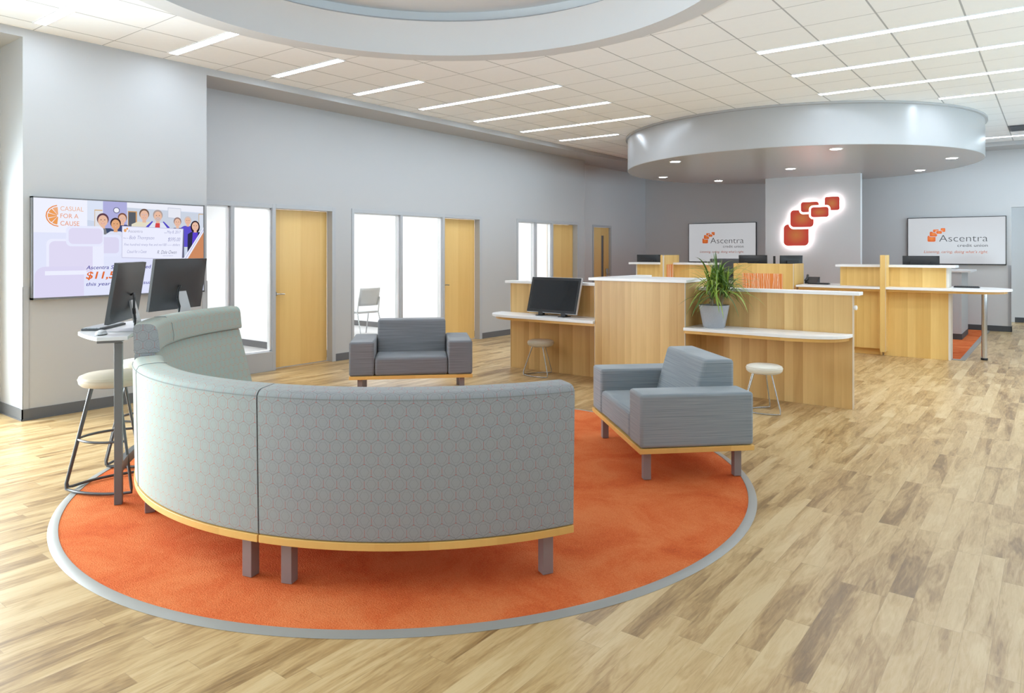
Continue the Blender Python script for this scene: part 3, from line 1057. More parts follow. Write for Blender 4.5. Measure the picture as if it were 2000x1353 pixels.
M['art'] = pm('orange_resin', (240, 142, 66), 0.35, var=0.12, vscale=6)
M['stalk'] = pm('pale_grass', (250, 226, 200), 0.6)

# right teller desk
t = thing('teller_desk', 'wood teller desk at the right with rounded end on a steel leg', 'desk', (-2.0, 12.2, 0))
mb = MB().box(-2.06, -1.23, 11.96, 11.995, 0.0, 0.99)
build('front_panel', mb, M['lam2'], t)
pts = [(-1.30, 11.96)] + [(-1.23 + 0.03 * math.sin(math.radians(a)), 11.99 - 0.03 * math.cos(math.radians(a))) for a in range(0, 91, 15)] + [(-1.20, 12.20), (-1.235, 12.20), (-1.235, 11.996), (-1.30, 11.996)]
build('rounded_end', MB().prism(pts[1:], 0.0, 0.99), M['edge'], t, smooth=True)
build('front_panel', MB().box(-3.30, -2.085, 11.90, 11.935, 0.10, 0.99), M['lam2'], t)
build('kick_panel', MB().box(-3.30, -2.085, 11.965, 11.99, 0.0, 0.10), M['band'], t)
build('side_panel', MB().box(-2.11, -2.086, 11.94, 12.75, 0.0, 0.99), M['lam2'], t)
pts = [(-3.30, 12.75), (-3.30, 11.76), (-1.35, 11.76)]
pts = [(-3.30, 12.72), (-3.30, 11.76), (-1.10, 11.76)]
for i in range(17):
    a = -PI / 2 + PI * i / 16
    pts.append((-0.98 + 0.50 * math.cos(a), 12.24 + 0.48 * math.sin(a)))
build('desk_top', MB().prism(pts, 1.005, 1.037), M['white'], t, bevel=0.003)
pts = [(-3.27, 12.69), (-3.27, 11.80), (-1.12, 11.80)]
for i in range(17):
    a = -PI / 2 + PI * i / 16
    pts.append((-1.0 + 0.46 * math.cos(a), 12.245 + 0.445 * math.sin(a)))
build('desk_top_edge', MB().prism(pts, 0.972, 1.004), M['band'], t)
build('upper_panel', MB().box(-2.71, -1.27, 12.08, 12.115, 1.038, 1.33), M['lam2'], t)
build('rounded_corner', MB().prism([(-1.269, 12.08), (-1.25, 12.082), (-1.235, 12.095), (-1.232, 12.13), (-1.232, 12.36), (-1.269, 12.36)], 1.038, 1.33), M['edge'], t, smooth=True)
build('upper_shelf', MB().box(-2.765, -1.145, 12.0, 12.42, 1.331, 1.366), M['white'], t, bevel=0.003)
build('divider_blade', MB().box(-2.083, -2.012, 11.75, 12.06, 0.072, 1.515), M['lam2'], t)
build('divider_edge', MB().box(-2.0115, -2.009, 11.748, 11.765, 0.072, 1.515), M['edge'], t)
build('leg', MB().tube([(-0.82, 12.30, 0.03), (-0.82, 12.30, 0.971)], 0.036, 24), M['chrome'], t, smooth=True)
build('foot', MB().tube([(-0.82, 12.30, 0.0), (-0.82, 12.30, 0.03)], 0.044, 24), M['black'], t)
# middle pod
t = thing('teller_pod', 'wood teller pod with orange grass panel, behind the potted plant', 'counter', (-3.82, 12.0, 0))
build('front_panel', MB().box(-4.305, -3.332, 11.74, 11.775, 0.0, 1.372), M['lam2'], t)
build('side_panel', MB().box(-3.367, -3.332, 11.776, 12.33, 0.0, 1.372), M['lam2'], t)
build('side_panel', MB().box(-4.305, -4.27, 11.776, 12.33, 0.0, 1.372), M['lam2'], t)
build('edge_banding', MB().box(-3.335, -3.3295, 11.738, 11.755, 0.0, 1.372), M['edge'], t)
build('pod_top', MB().box(-4.305, -3.332, 12.10, 12.33, 1.0, 1.035), M['white'], t)
inset_art('art_panel', MB().box(-4.15, -3.50, 11.732, 11.739, 0.80, 1.21), t, Matrix.Translation((-3.825, 11.730, 0.80)), 0.65, 0.41, 3)
# left teller desk
t = thing('teller_desk', 'wood teller desk at the left with divider blade, behind the counter block', 'desk', (-5.6, 12.2, 0))
build('front_panel', MB().box(-6.33, -4.75, 11.96, 11.995, 0.0, 0.99), M['lam2'], t)
build('desk_top', MB().box(-6.55, -4.62, 11.80, 12.75, 1.005, 1.037), M['white'], t, bevel=0.003)
build('upper_panel', MB().box(-6.28, -5.70, 12.08, 12.115, 1.038, 1.33), M['lam2'], t)
build('edge_banding', MB().box(-6.303, -6.281, 12.078, 12.40, 1.038, 1.33), M['edge'], t)
build('upper_shelf', MB().box(-6.42, -5.646, 12.0, 12.42, 1.331, 1.366), M['white'], t, bevel=0.003)
build('divider_blade', MB().box(-5.645, -5.575, 11.75, 12.39, 0.072, 1.505), M['lam2'], t)
build('divider_edge', MB().box(-5.6, -5.572, 11.748, 11.751, 0.072, 1.505), M['edge'], t)
inset_art('art_panel', MB().box(-5.5745, -5.568, 11.86, 12.12, 0.80, 1.335), t, Matrix.Translation((-5.566, 11.99, 0.80)) @ Matrix.Rotation(PI / 2, 4, 'Z'), 0.26, 0.53, 5)
build('upper_panel', MB().box(-5.574, -4.86, 12.20, 12.235, 1.038, 1.33), M['lam2'], t)
build('upper_shelf', MB().box(-5.574, -4.80, 12.12, 12.46, 1.331, 1.366), M['white'], t, bevel=0.003)

# grey cabinet behind the right desk, dark cabinet behind the plant
t = thing('storage_cabinet', 'grey storage cabinet with pale top behind the right teller desk', 'cabinet', (-1.9, 15.3, 0))
build('body', MB().box(-2.5, -1.32, 14.78, 15.93, 0.11, 1.20), M['cab'], t, bevel=0.003)
build('plinth', MB().box(-2.48, -1.315, 14.80, 15.90, 0.009, 0.11), M['base_dark'], t)
build('door_panel', MB().box(-1.90, -1.36, 14.772, 14.779, 0.14, 1.18), M['cab'], t)
build('cabinet_top', MB().box(-2.52, -1.18, 14.74, 15.95, 1.201, 1.235), M['top_grey'], t, bevel=0.003)
t = thing('office_printer', 'dark grey printer on a stand seen through the plant leaves', 'printer', (-5.2, 14.2, 0))
build('stand', MB().box(-5.75, -4.95, 14.2, 14.8, 0.009, 0.95), M['cabin'], t, bevel=0.005)
build('printer_body', MB().box(-5.72, -4.98, 14.22, 14.78, 0.951, 1.42), M['cabin'], t, bevel=0.02)
build('paper_tray', MB().box(-5.60, -5.10, 14.17, 14.219, 1.10, 1.16), M['dgrey'], t)


# ------------------------------------------------------------------ monitors
def monitor(name, label, loc, rz, wd, ht, zb, tilt, body, stand, group, foot=0.12, back_port=True, cables=False, scr=None, deep=0.03):
    """screen faces local -y; origin on the surface it stands on"""
    t = thing(name, label, 'computer monitor', loc, rz, group=group)
    R4 = Matrix.Translation((0, 0, zb)) @ Matrix.Rotation(-tilt, 4, 'X')
    mb = MB()
    # shell that bulges towards the back
    nx, nz = 10, 8
    vs, fs = [], []
    for i in range(nx + 1):
        for j in range(nz + 1):
            u, v = i / nx * 2 - 1, j / nz * 2 - 1
            d = deep * (1 - abs(u) ** 4) * (1 - abs(v) ** 4)
            vs.append(tuple(R4 @ Vector((u * wd / 2, 0.012 + d, (v + 1) / 2 * ht))))
    for i in range(nx):
        for j in range(nz):
            a = i * (nz + 1) + j
            fs.append((a, a + nz + 1, a + nz + 2, a + 1))
    mb.add(vs, fs)
    mb.box(-wd / 2, wd / 2, -0.008, 0.014, 0, ht, R4)
    sh_ = build('display_shell', mb, body, t, smooth=True, local=True)
    build('screen', MB().box(-wd / 2 + 0.014, wd / 2 - 0.014, -0.0105, -0.0085, 0.014, ht - 0.014, R4), scr or M['screen'], sh_, local=True)
    if back_port:
        build('back_cover', MB().box(-wd * 0.27, wd * 0.27, 0.014, deep + 0.035, ht * 0.18, ht * 0.72, R4), body, sh_, bevel=0.006, local=True)
    mb = MB()
    mid = R4 @ Vector((0, deep + 0.01, ht * 0.36))
    if stand == 'wedge':
        mb.add([(-0.045, mid.y, mid.z), (0.045, mid.y, mid.z), (0.07, 0.10, 0.006), (-0.07, 0.10, 0.006), (-0.045, mid.y + 0.012, mid.z + 0.004), (0.045, mid.y + 0.012, mid.z + 0.004), (0.07, 0.114, 0.006), (-0.07, 0.114, 0.006)],
               [(0, 1, 2, 3), (4, 7, 6, 5), (0, 4, 5, 1), (3, 2, 6, 7), (1, 5, 6, 2), (0, 3, 7, 4)])
        build('stand', mb, M['silver'], t, local=True)
        build('foot', MB().box(-0.10, 0.10, -0.06, 0.115, 0.0, 0.006), M['silver'], t, local=True)
    else:
        mb.tube([(0, 0.07, 0.006), (0, 0.07, mid.z), (0, mid.y, mid.z)], 0.016, 12)
        build('stand', mb, M['black'], t, local=True)
        build('foot', MB().prism(circle(0, 0.06, foot, 32), 0.0, 0.008), M['black'], t, local=True)
    if cables:
        mb = MB()
        for k_, dx in enumerate((0.0, 0.016)):
            p = [(0.01 + dx, mid.y + 0.004, mid.z + 0.035), (0.04 + dx, mid.y + 0.03, mid.z + 0.05), (0.085 + dx, mid.y + 0.045, mid.z + 0.02), (0.095 + dx, mid.y + 0.046, mid.z - 0.05), (0.07 + dx, mid.y + 0.046, mid.z - 0.11), (0.09, 0.105, 0.012)]
            mb.tube(p, 0.005, 8)
        mb.tube([(0.103, mid.y + 0.046, mid.z - 0.045), (0.092, mid.y + 0.046, mid.z - 0.08)], 0.010, 10)
        mb.tube([(0.078, mid.y + 0.046, mid.z - 0.11), (0.082, mid.y + 0.044, mid.z - 0.14)], 0.009, 10)
        build('cable', mb, M['black'], sh_, smooth=True, local=True)
    return t


# ------------------------------------------------------------------ bar table behind the sofa
TZ = 1.052
t = thing('bar_table', 'curved pale grey bar height table behind the tall sofa section', 'table', (SCX + 2.08 * math.cos(math.radians(-142)), SCY + 2.08 * math.sin(math.radians(-142)), 0))
mb = MB()
out = []
for i in range(41):
    a = -119.0 - 46 * i / 40
    ro = 2.09 + 0.19 * min(1.0, i / 9.0)
    out.append((SCX + ro * math.cos(math.radians(a)), SCY + ro * math.sin(math.radians(a))))
inn = [(SCX + 1.925 * math.cos(math.radians(-119.0 - 46 * i / 40)), SCY + 1.925 * math.sin(math.radians(-119.0 - 46 * i / 40))) for i in range(41)]
poly = out + inn[::-1]
vs = [(x, y, z) for z in (TZ - 0.022, TZ) for x, y in poly]
n = len(poly)
fs = [(i, (i + 1) % n, n + (i + 1) % n, n + i) for i in range(n)]
for i in range(40):
    j = n - 1 - i
    fs.append((i, i + 1, j - 1, j))
    fs.append((n + i, n + j, n + j - 1, n + i + 1))
mb.add(vs, fs)
build('tabletop', mb, M['top_grey'], t, bevel=0.0015)
build('apron', MB().arc([(1.97, TZ - 0.045), (2.10, TZ - 0.045), (2.10, TZ - 0.0225), (1.97, TZ - 0.0225)], SCX, SCY, -163, -121.2, 40), M['gmetal'], t)
for a in (-121.8, -162.2):
    for r in (1.985,):
        M4 = Matrix.Translation((SCX, SCY, 0)) @ Matrix.Rotation(math.radians(a), 4, 'Z')
        build('leg', MB().box(r - 0.022, r + 0.022, -0.024, 0.024, 0.009, TZ - 0.046, M4), M['gmetal'], t, bevel=0.002)
build('foot_rail', MB().arc([(1.965, 0.20), (2.005, 0.20), (2.005, 0.26), (1.965, 0.26)], SCX, SCY, -161.4, -122.7, 40), M['gmetal'], t)

G1 = 'computer monitors on the bar table'
for a, x, y, hz, lb in ((-130.0, -4.86, 2.13, 0.385, 'dark monitor seen from behind at the left end of the bar table'), (-154.8, -5.52, 2.82, 0.40, 'dark monitor seen from behind, nearest the office glass')):
    monitor('computer_monitor', lb, (x, y, TZ), math.radians(a + 90), 0.605, hz, 0.066, 0.15, M['dgrey'], 'wedge', G1, cables=True, back_port=False, deep=0.028)
for a, lb in ((-135.5, 'grey keyboard under the left monitor on the bar table'),):
    x, y = SCX + 2.21 * math.cos(math.radians(a)), SCY + 2.21 * math.sin(math.radians(a))
    t = thing('keyboard', lb, 'keyboard', (x, y, TZ), math.radians(a + 90))
    ca_ = build('case', MB().box(-0.20, 0.20, -0.06, 0.06, 0.0, 0.014), M['dgrey'], t, bevel=0.003, local=True)
    mb = MB()
    for r in range(5):
        for c in range(14):
            mb.box(-0.19 + c * 0.0272, -0.19 + c * 0.0272 + 0.023, -0.052 + r * 0.021, -0.052 + r * 0.021 + 0.017, 0.0141, 0.019)
    build('keys', mb, M['silver'], ca_, local=True)
a = -123.4
x, y = SCX + 2.09 * math.cos(math.radians(a)), SCY + 2.09 * math.sin(math.radians(a))
t = thing('computer_mouse', 'grey computer mouse at the left tip of the bar table', 'mouse', (x, y, TZ), math.radians(a + 90 + 90))
vs, fs = [], []
for j in range(7):
    for i in range(16):
        th = 2 * PI * i / 16
        ph = j / 6 * PI / 2
        vs.append((0.032 * math.cos(th) * math.cos(ph), 0.056 * math.sin(th) * math.cos(ph), 0.006 + 0.026 * math.sin(ph)))
for j in range(6):
    for i in range(16):
        fs.append((j * 16 + i, j * 16 + (i + 1) % 16, (j + 1) * 16 + (i + 1) % 16, (j + 1) * 16 + i))
build('body', MB().add(vs, fs), M['silver'], t, smooth=True, local=True)
build('underside', MB().prism([(0.032 * math.cos(2 * PI * i / 20), 0.056 * math.sin(2 * PI * i / 20)) for i in range(20)], 0.0, 0.0065), M['black'], t, local=True)


# ------------------------------------------------------------------ stools
def stool(label, O, A_ang, r_foot, zseat, th, rs, seat_mat, wire, group, rw, rung=None, z0=0.0):
    t = thing('stool', label, 'stool', (O[0], O[1], z0), math.radians(A_ang), group=group)
    sm = zseat - z0
    prof = [(0.001, sm - th), (rs - 0.02, sm - th), (rs - 0.004, sm - th * 0.8), (rs, sm - th * 0.5), (rs - 0.005, sm - th * 0.2), (rs - 0.03, sm - 0.004), (0.001, sm)]
    se_ = build('seat', MB().lathe(prof, 0, 0, 40), seat_mat, t, smooth=True, local=True)
    seam = [((rs + 0.0005) * math.cos(2 * PI * i / 40), (rs + 0.0005) * math.sin(2 * PI * i / 40), sm - th * 0.42) for i in range(40)]
    build('seat_piping', MB().tube(seam, 0.0022, 6, closed=True), seat_mat, se_, local=True)
    A = (r_foot, 0.0)
    B = (r_foot * math.cos(math.radians(120)), r_foot * math.sin(math.radians(120)))
    C = (r_foot * math.cos(math.radians(-120)), r_foot * math.sin(math.radians(-120)))
    rt = rs * 0.62
    zt = sm - th - 0.004
    for Q, sg in ((B, 1), (C, -1)):
        ta = math.radians(sg * 12)
        At = (rt * math.cos(ta), rt * math.sin(ta))
        qa = math.radians(sg * 112)
        Qt = (rt * math.cos(qa), rt * math.sin(qa))
        off = sg * rw * 1.4
        p = [(At[0], At[1], zt), (A[0] - 0.004, A[1] + off, 0.045), (A[0] - 0.008, A[1] + off + sg * 0.012, rw + 0.004)]
        mx, my = (A[0] + Q[0]) / 2, (A[1] + Q[1]) / 2
        ln = math.hypot(mx, my) or 1
        for i in range(1, 10):
            s = i / 10
            bx = A[0] * (1 - s) + Q[0] * s
            by = A[1] * (1 - s) + Q[1] * s
            k_ = 0.22 * 4 * s * (1 - s) * r_foot
            p.append((bx + mx / ln * k_, by + my / ln * k_, rw + 0.001))
        p += [(Q[0] - 0.004 * 0, Q[1], rw + 0.004), (Q[0] * 0.995, Q[1] * 0.995, 0.045), (Qt[0], Qt[1], zt)]
        build('leg_frame', MB().tube(p, rw, 10), wire, t, smooth=True, local=True)
        if rung:
            q = []
            f = 1 - (rung / zt)
            Ar = (At[0] + (A[0] - At[0]) * f, At[1] + (A[1] + off - At[1]) * f)
            Qr = (Qt[0] + (Q[0] - Qt[0]) * f, Qt[1] + (Q[1] - Qt[1]) * f)
            for i in range(11):
                s = i / 10
                k_ = 0.22 * 4 * s * (1 - s) * r_foot
                q.append((Ar[0] * (1 - s) + Qr[0] * s + mx / ln * k_, Ar[1] * (1 - s) + Qr[1] * s + my / ln * k_, rung))
            build('foot_ring', MB().tube(q, rw * 0.85, 10), wire, t, smooth=True, local=True)
    build('seat_plate', MB().prism(circle(0, 0, rs * 0.75, 24), zt - 0.004, zt + 0.004), wire, t, local=True)
    return t


stool('tall beige stool at the left end of the bar table', (-4.985, 2.135), math.degrees(math.atan2(1.885 - 2.135, -5.14 + 4.985)), 0.275, 0.765, 0.075, 0.205, M['beige'], M['dmetal'], 'stools at the bar table', 0.0095, rung=0.33, z0=0.0115)
stool('tall cream stool half hidden behind the bar table leg', (-5.39, 2.547), -102.5, 0.275, 0.765, 0.075, 0.205, M['cream'], M['dmetal'], 'stools at the bar table', 0.0095, rung=0.33, z0=0.0115)
stool('low round stool under the shelf with the dark kiosk screen', (-5.185, 7.42 - 0.06), 207, 0.225, 0.453, 0.075, 0.168, M['beige'], M['wire'], 'low stools at the guest counter', 0.0065)
stool('low white stool under the shelf with the potted plant', (-2.27, 7.03), 213, 0.205, 0.462, 0.075, 0.172, M['cream'], M['wire'], 'low stools at the guest counter', 0.0065)

# ------------------------------------------------------------------ kiosk screen and plant on the counter shelves
t = thing('touch_display', 'black glossy touch display tilted back on the left counter shelf', 'display', (-5.08, 7.45, 0.75), math.radians(-5))
R4 = Matrix.Translation((0, 0, 0.035)) @ Matrix.Rotation(-0.26, 4, 'X')
build('bezel', MB().box(-0.405, 0.405, -0.02, 0.012, 0.0, 0.465, R4), M['silver'], t, bevel=0.006, local=True)
build('screen_border', MB().box(-0.40, 0.40, -0.0235, -0.0202, 0.005, 0.46, R4), M['black'], t, bevel=0.003, local=True)
build('screen', MB().box(-0.365, 0.365, -0.0245, -0.0236, 0.04, 0.425, R4), M['screen'], t, local=True)
for x in (-0.17, 0.20):
    build('foot', MB().box(x - 0.035, x + 0.035, -0.02, 0.03, 0.006, 0.05).box(x - 0.05, x + 0.05, -0.06, 0.08, 0.0, 0.008), M['black'], t, bevel=0.002, local=True)

t = thing('potted_plant', 'leafy green dracaena in a speckled grey pot on the right shelf', 'potted plant', (-2.94, 7.435, 0.75))
build('pot', MB().lathe([(0.001, 0.0), (0.108, 0.0), (0.116, 0.01), (0.160, 0.235), (0.158, 0.242), (0.148, 0.242), (0.145, 0.225), (0.105, 0.215), (0.001, 0.215)], 0, 0, 48), M['pot'], t, smooth=True, local=True)
build('soil', MB().prism(circle(0, 0, 0.143, 32), 0.2155, 0.222), M['soil'], t, local=True)
rnd = random.Random(21)
heads = [(-0.05, 0.0, 0.50), (0.09, 0.0, 0.47), (0.0, -0.055, 0.42), (0.14, -0.03, 0.42), (0.03, 0.03, 0.57)]
mb = MB()
for hx, hy, hz in heads:
    mb.tube([(hx * 0.6, hy * 0.6, 0.215), (hx * 0.8, hy * 0.8, 0.33), (hx, hy, hz)], 0.011, 10)
build('stem', mb, M['stem'], t, smooth=True, local=True)


def leaf(mb, b, az, el, ln, wd, droop):
    n = 9
    d = Vector((math.cos(az) * math.cos(el), math.sin(az) * math.cos(el), math.sin(el)))
    p = Vector(b)
    sd = Vector((-math.sin(az), math.cos(az), 0))
    rows = []
    for i in range(n + 1):
        s = i / n
        w_ = wd * math.sin(PI * min(0.999, (0.12 + 0.88 * s))) ** 0.7
        nr = d.cross(sd).normalized()
        rows.append((p - sd * w_ / 2, p + nr * w_ * -0.15, p + sd * w_ / 2))
        p = p + d * (ln / n)
        d = (d + Vector((0, 0, -droop / n))).normalized()
    vs = [tuple(q) for r in rows for q in r]
    fs = []
    for i in range(n):
        for j in range(2):
            fs.append((i * 3 + j, i * 3 + j + 1, (i + 1) * 3 + j + 1, (i + 1) * 3 + j))
    mb.add(vs, fs)


def inside(b, az, el, ln):
    # keep the leaves on the room side of the panel
    return b[1] + math.sin(az) * math.cos(el) * ln * 0.85 < 0.20 and b[0] + math.cos(az) * math.cos(el) * ln * 0.85 > -0.235


for nm, mat_, cnt in (('leaves', M['leaf'], 150), ('inner_leaves', M['leaf_dark'], 80)):
    mb = MB()
    c = 0
    while c < cnt:
        h_ = rnd.choice(heads)
        az = rnd.uniform(0, 2 * PI)
        el = rnd.uniform(0.15, 1.45)
        ln = rnd.uniform(0.30, 0.50)
        b = (h_[0] + rnd.uniform(-.012, .012), h_[1] + rnd.uniform(-.012, .012), h_[2] - rnd.uniform(0.0, 0.12))
        if not inside(b, az, el, ln):
            if rnd.random() < 0.6:
                ln *= 0.45
                if not inside(b, az, el, ln):
                    continue
            else:
                continue
        dr = rnd.uniform(1.0, 2.6) if el < 1.15 else rnd.uniform(0.1, 0.7)
        if el >= 1.15:
            ln *= 0.62
        leaf(mb, b, az, el, ln, rnd.uniform(0.012, 0.021), dr)
        c += 1
    o = build(nm, mb, mat_, t, smooth=True, local=True)

# ------------------------------------------------------------------ equipment on the teller line
G2 = 'teller computer monitors'
DT = 1.038
monitor('computer_monitor', 'black teller monitor behind the left desk, beside the divider blade', (-6.30, 12.62, DT), PI, 0.50, 0.31, 0.16, 0.06, M['black'], 'post', G2)
monitor('computer_monitor', 'black monitor behind the middle pod, left of the two', (-4.27, 12.62, 1.036), PI, 0.50, 0.31, 0.16, 0.06, M['black'], 'post', G2)
monitor('computer_monitor', 'black monitor turned sideways behind the middle pod, right of the two', (-3.62, 12.60, DT), PI + 0.85, 0.42, 0.31, 0.155, 0.05, M['black'], 'post', G2, foot=0.09)
monitor('computer_monitor', 'black monitor above the right teller desk, below the right display', (-1.66, 12.60, DT), PI, 0.50, 0.31, 0.155, 0.06, M['black'], 'post', G2)
# the pod worktop the middle monitors stand on
o = bpy.data.objects.get('teller_pod')
build('work_surface', MB().box(-4.62, -3.301, 12.34, 12.95, 1.003, 1.0355), M['white'], o)
t = thing('document_camera', 'slim black upright camera arm between the two pod monitors', 'camera', (-3.88, 12.55, 1.036))
build('post', MB().box(-0.018, 0.018, -0.012, 0.012, 0.012, 0.455), M['black'], t, bevel=0.003, local=True)
build('foot', MB().box(-0.05, 0.05, -0.05, 0.05, 0.0, 0.012), M['black'], t, local=True)
t = thing('desk_phone', 'black desk phone on the worktop beside the middle pod', 'telephone', (-3.21, 12.42, DT))
build('body', MB().add([(-0.11, -0.09, 0), (0.09, -0.09, 0), (0.09, 0.09, 0), (-0.11, 0.09, 0), (-0.11, -0.09, 0.025), (0.09, -0.09, 0.025), (0.09, 0.09, 0.11), (-0.11, 0.09, 0.11)],
                       [(0, 3, 2, 1), (4, 5, 6, 7), (0, 1, 5, 4), (1, 2, 6, 5), (2, 3, 7, 6), (3, 0, 4, 7)]), M['black'], t, bevel=0.004, local=True)
build('handset', MB().tube([(-0.10, -0.075, 0.05), (-0.09, 0.0, 0.09), (-0.10, 0.075, 0.135)], 0.018, 10), M['dgrey'], t, smooth=True, local=True)
for lb, lx, ly in (('black keyboard on the worktop right of the desk phone', -3.06, 12.20), ('black keyboard on the rounded desk end by the steel leg', -1.04, 12.36)):
    t = thing('keyboard', lb, 'keyboard', (lx, ly, DT), 0.0, group='black teller keyboards')
    ca_ = build('case', MB().box(-0.16, 0.16, -0.06, 0.06, 0.0, 0.016), M['black'], t, bevel=0.003, local=True)
    mb = MB()
    for r in range(4):
        for c in range(12):
            mb.box(-0.152 + c * 0.0255, -0.152 + c * 0.0255 + 0.021, -0.05 + r * 0.026, -0.05 + r * 0.026 + 0.02, 0.0161, 0.024)
    build('keys', mb, M['dgrey'], ca_, local=True)

# pale office chair behind the second glazed front
t = thing('office_chair', 'pale mesh back chair inside the second office behind the glass', 'chair', (-10.35, 8.86, 0.004), math.radians(-97))
mb = MB()
vs, fs = [], []
for i in range(9):
    for j in range(7):
        u, v = i / 8 * 2 - 1, j / 6
        vs.append((u * 0.22, 0.20 + 0.05 * (1 - u * u) + 0.08 * v, 0.56 + v * 0.33))
for i in range(8):
    for j in range(6):
        a = i * 7 + j
        fs.append((a, a + 7, a + 8, a + 1))
build('backrest', MB().add(vs, fs), M['chairmesh'], t, smooth=True, local=True).modifiers.new('thick', 'SOLIDIFY').thickness = 0.012
build('seat', MB().prism(rrect(-0.23, 0.23, -0.22, 0.22, 0.06), 0.42, 0.46), M['chairmesh'], t, bevel=0.01, local=True)
for s in (-1, 1):
    build('leg', MB().tube([(s * 0.24, -0.22, 0.0), (s * 0.23, -0.12, 0.42), (s * 0.23, 0.1, 0.43)], 0.011, 8), M['wire'], t, local=True)
    build('leg', MB().tube([(s * 0.24, 0.34, 0.0), (s * 0.23, 0.20, 0.44), (s * 0.225, 0.25, 0.72)], 0.011, 8), M['wire'], t, local=True)

# ------------------------------------------------------------------ lettering
_dg = None


def text2d(body, shear=0.0, offset=0.0, space=1.0):
    cu = bpy.data.curves.new('tmp_text', 'FONT')
    cu.body = body
    cu.size = 1.0
    cu.shear = shear
    cu.offset = offset
    cu.space_character = space
    cu.resolution_u = 4
    ob = bpy.data.objects.new('tmp_text', cu)
    COL.objects.link(ob)
    bpy.context.view_layer.update()
    dg = bpy.context.evaluated_depsgraph_get()
    me_ = bpy.data.meshes.new_from_object(ob.evaluated_get(dg))
    vs_ = [(v.co.x, v.co.y) for v in me_.vertices]
    fs_ = [tuple(p.vertices) for p in me_.polygons]
    bpy.data.objects.remove(ob)
    bpy.data.curves.remove(cu)
    bpy.data.meshes.remove(me_)
    return vs_, fs_


def place_text(mb, body, u0, u1, v0, v1, to3, mi=0, **kw):
    """fit the text's bounding box into u0..u1, v0..v1 of a plane"""
    vs_, fs_ = text2d(body, **kw)
    xs = [p[0] for p in vs_]
    ys = [p[1] for p in vs_]
    sx = (u1 - u0) / (max(xs) - min(xs))
    sy = (v1 - v0) / (max(ys) - min(ys))
    mb.add([to3(u0 + (x - min(xs)) * sx, v0 + (y - min(ys)) * sy) for x, y in vs_], fs_, mi)


# logo blocks: five rounded rectangles, each notched by the one in front of it
LOGO = [  # x0, x1, z0, z1, corner  (back to front)
    (-4.278, -3.808, 1.681, 2.103, 0.085),
    (-4.149, -3.717, 2.045, 2.379, 0.070),
    (-3.951, -3.624, 2.334, 2.531, 0.045),
    (-3.511, -3.250, 2.356, 2.615, 0.040),
    (-3.766, -3.444, 2.231, 2.425, 0.045)]
CUTS = {0: [1], 1: [2, 4], 2: [4], 3: [4], 4: []}


def logo_mesh(i, y0, y1, gap=0.036, inset=0.0):
    x0, x1, z0, z1, r = LOGO[i]
    R_ = Matrix.Rotation(PI / 2, 4, 'X')   # poly (x, z) -> world, extruded along -y

    def prism_obj(x0, x1, z0, z1, r, ya, yb):
        mbx = MB()
        poly = rrect(x0, x1, z0, z1, r, 8)
        n_ = len(poly)
        vs_ = [(p[0], ya, p[1]) for p in poly] + [(p[0], yb, p[1]) for p in poly]
        fs_ = [tuple(range(n_)), tuple(range(2 * n_ - 1, n_ - 1, -1))] + [(q, n_ + q, n_ + (q + 1) % n_, (q + 1) % n_) for q in range(n_)]
        mbx.add(vs_, fs_)
        return build('tmp_cut', mbx, M['white'])
    a = prism_obj(x0 + inset, x1 - inset, z0 + inset, z1 - inset, r, y0, y1)
    tmp = [a]
    for c in CUTS[i]:
        q = LOGO[c]
        g_ = gap + inset
        b_ = prism_obj(q[0] - g_, q[1] + g_, q[2] - g_, q[3] + g_, q[4] + g_, y0 - 0.1, y1 + 0.1)
        tmp.append(b_)
        md = a.modifiers.new('cut', 'BOOLEAN')
        md.operation = 'DIFFERENCE'
        md.object = b_
        md.solver = 'EXACT'
    bpy.context.view_layer.update()
    dg = bpy.context.evaluated_depsgraph_get()
    m2 = bpy.data.meshes.new_from_object(a.evaluated_get(dg))
    mb_ = MB().add([tuple(v.co) for v in m2.vertices], [tuple(p.vertices) for p in m2.polygons])
    for o_ in tmp:
        bpy.data.objects.remove(o_)
    bpy.data.meshes.remove(m2)
    return mb_


LM = [logo_mesh(i, 0.0, 1.0) for i in range(5)]
LI = [logo_mesh(i, 0.0, 1.0, inset=0.022) for i in range(5)]


def remap(mb_, fn):
    return MB().add([fn(p) for p in mb_.v], mb_.f)


M['logo'] = radial_mat('logo_face', (206, 122, 52), (206, 62, 42), 0.12)
M['logo_small'] = radial_mat('display_logo_orange', (226, 132, 56), (214, 98, 40), 0.35)
t = thing('wall_sign', 'halo lit logo of five red orange rounded blocks on the pier', 'sign', (-3.76, 14.45, 1.68))
for i in range(5):
    c = ((LOGO[i][0] + LOGO[i][1]) / 2, 14.44, (LOGO[i][2] + LOGO[i][3]) / 2)
    build('logo_block', remap(LM[i], lambda p: (p[0], 14.425 + 0.02 * p[1], p[2])), M['logo'], t, origin=c)
build('halo_light', MB().add(*(lambda vs_, fs_: (vs_, fs_))(
    [v for i in range(5) for v in remap(LI[i], lambda p: (p[0], 14.446 + 0.012 * p[1], p[2])).v],
    [tuple(idx + sum(len(LI[k_].v) for k_ in range(i)) for idx in f) for i in range(5) for f in LI[i].f])), M['halo'], t)
build('standoff', MB().box(-4.05, -4.03, 14.457, 14.50, 1.85, 1.87).box(-3.95, -3.93, 14.457, 14.50, 2.2, 2.22).box(-3.61, -3.59, 14.457, 14.50, 2.32, 2.34).box(-3.39, -3.37, 14.457, 14.50, 2.48, 2.50).box(-3.85, -3.83, 14.457, 14.50, 2.42, 2.44), M['gmetal'], t)

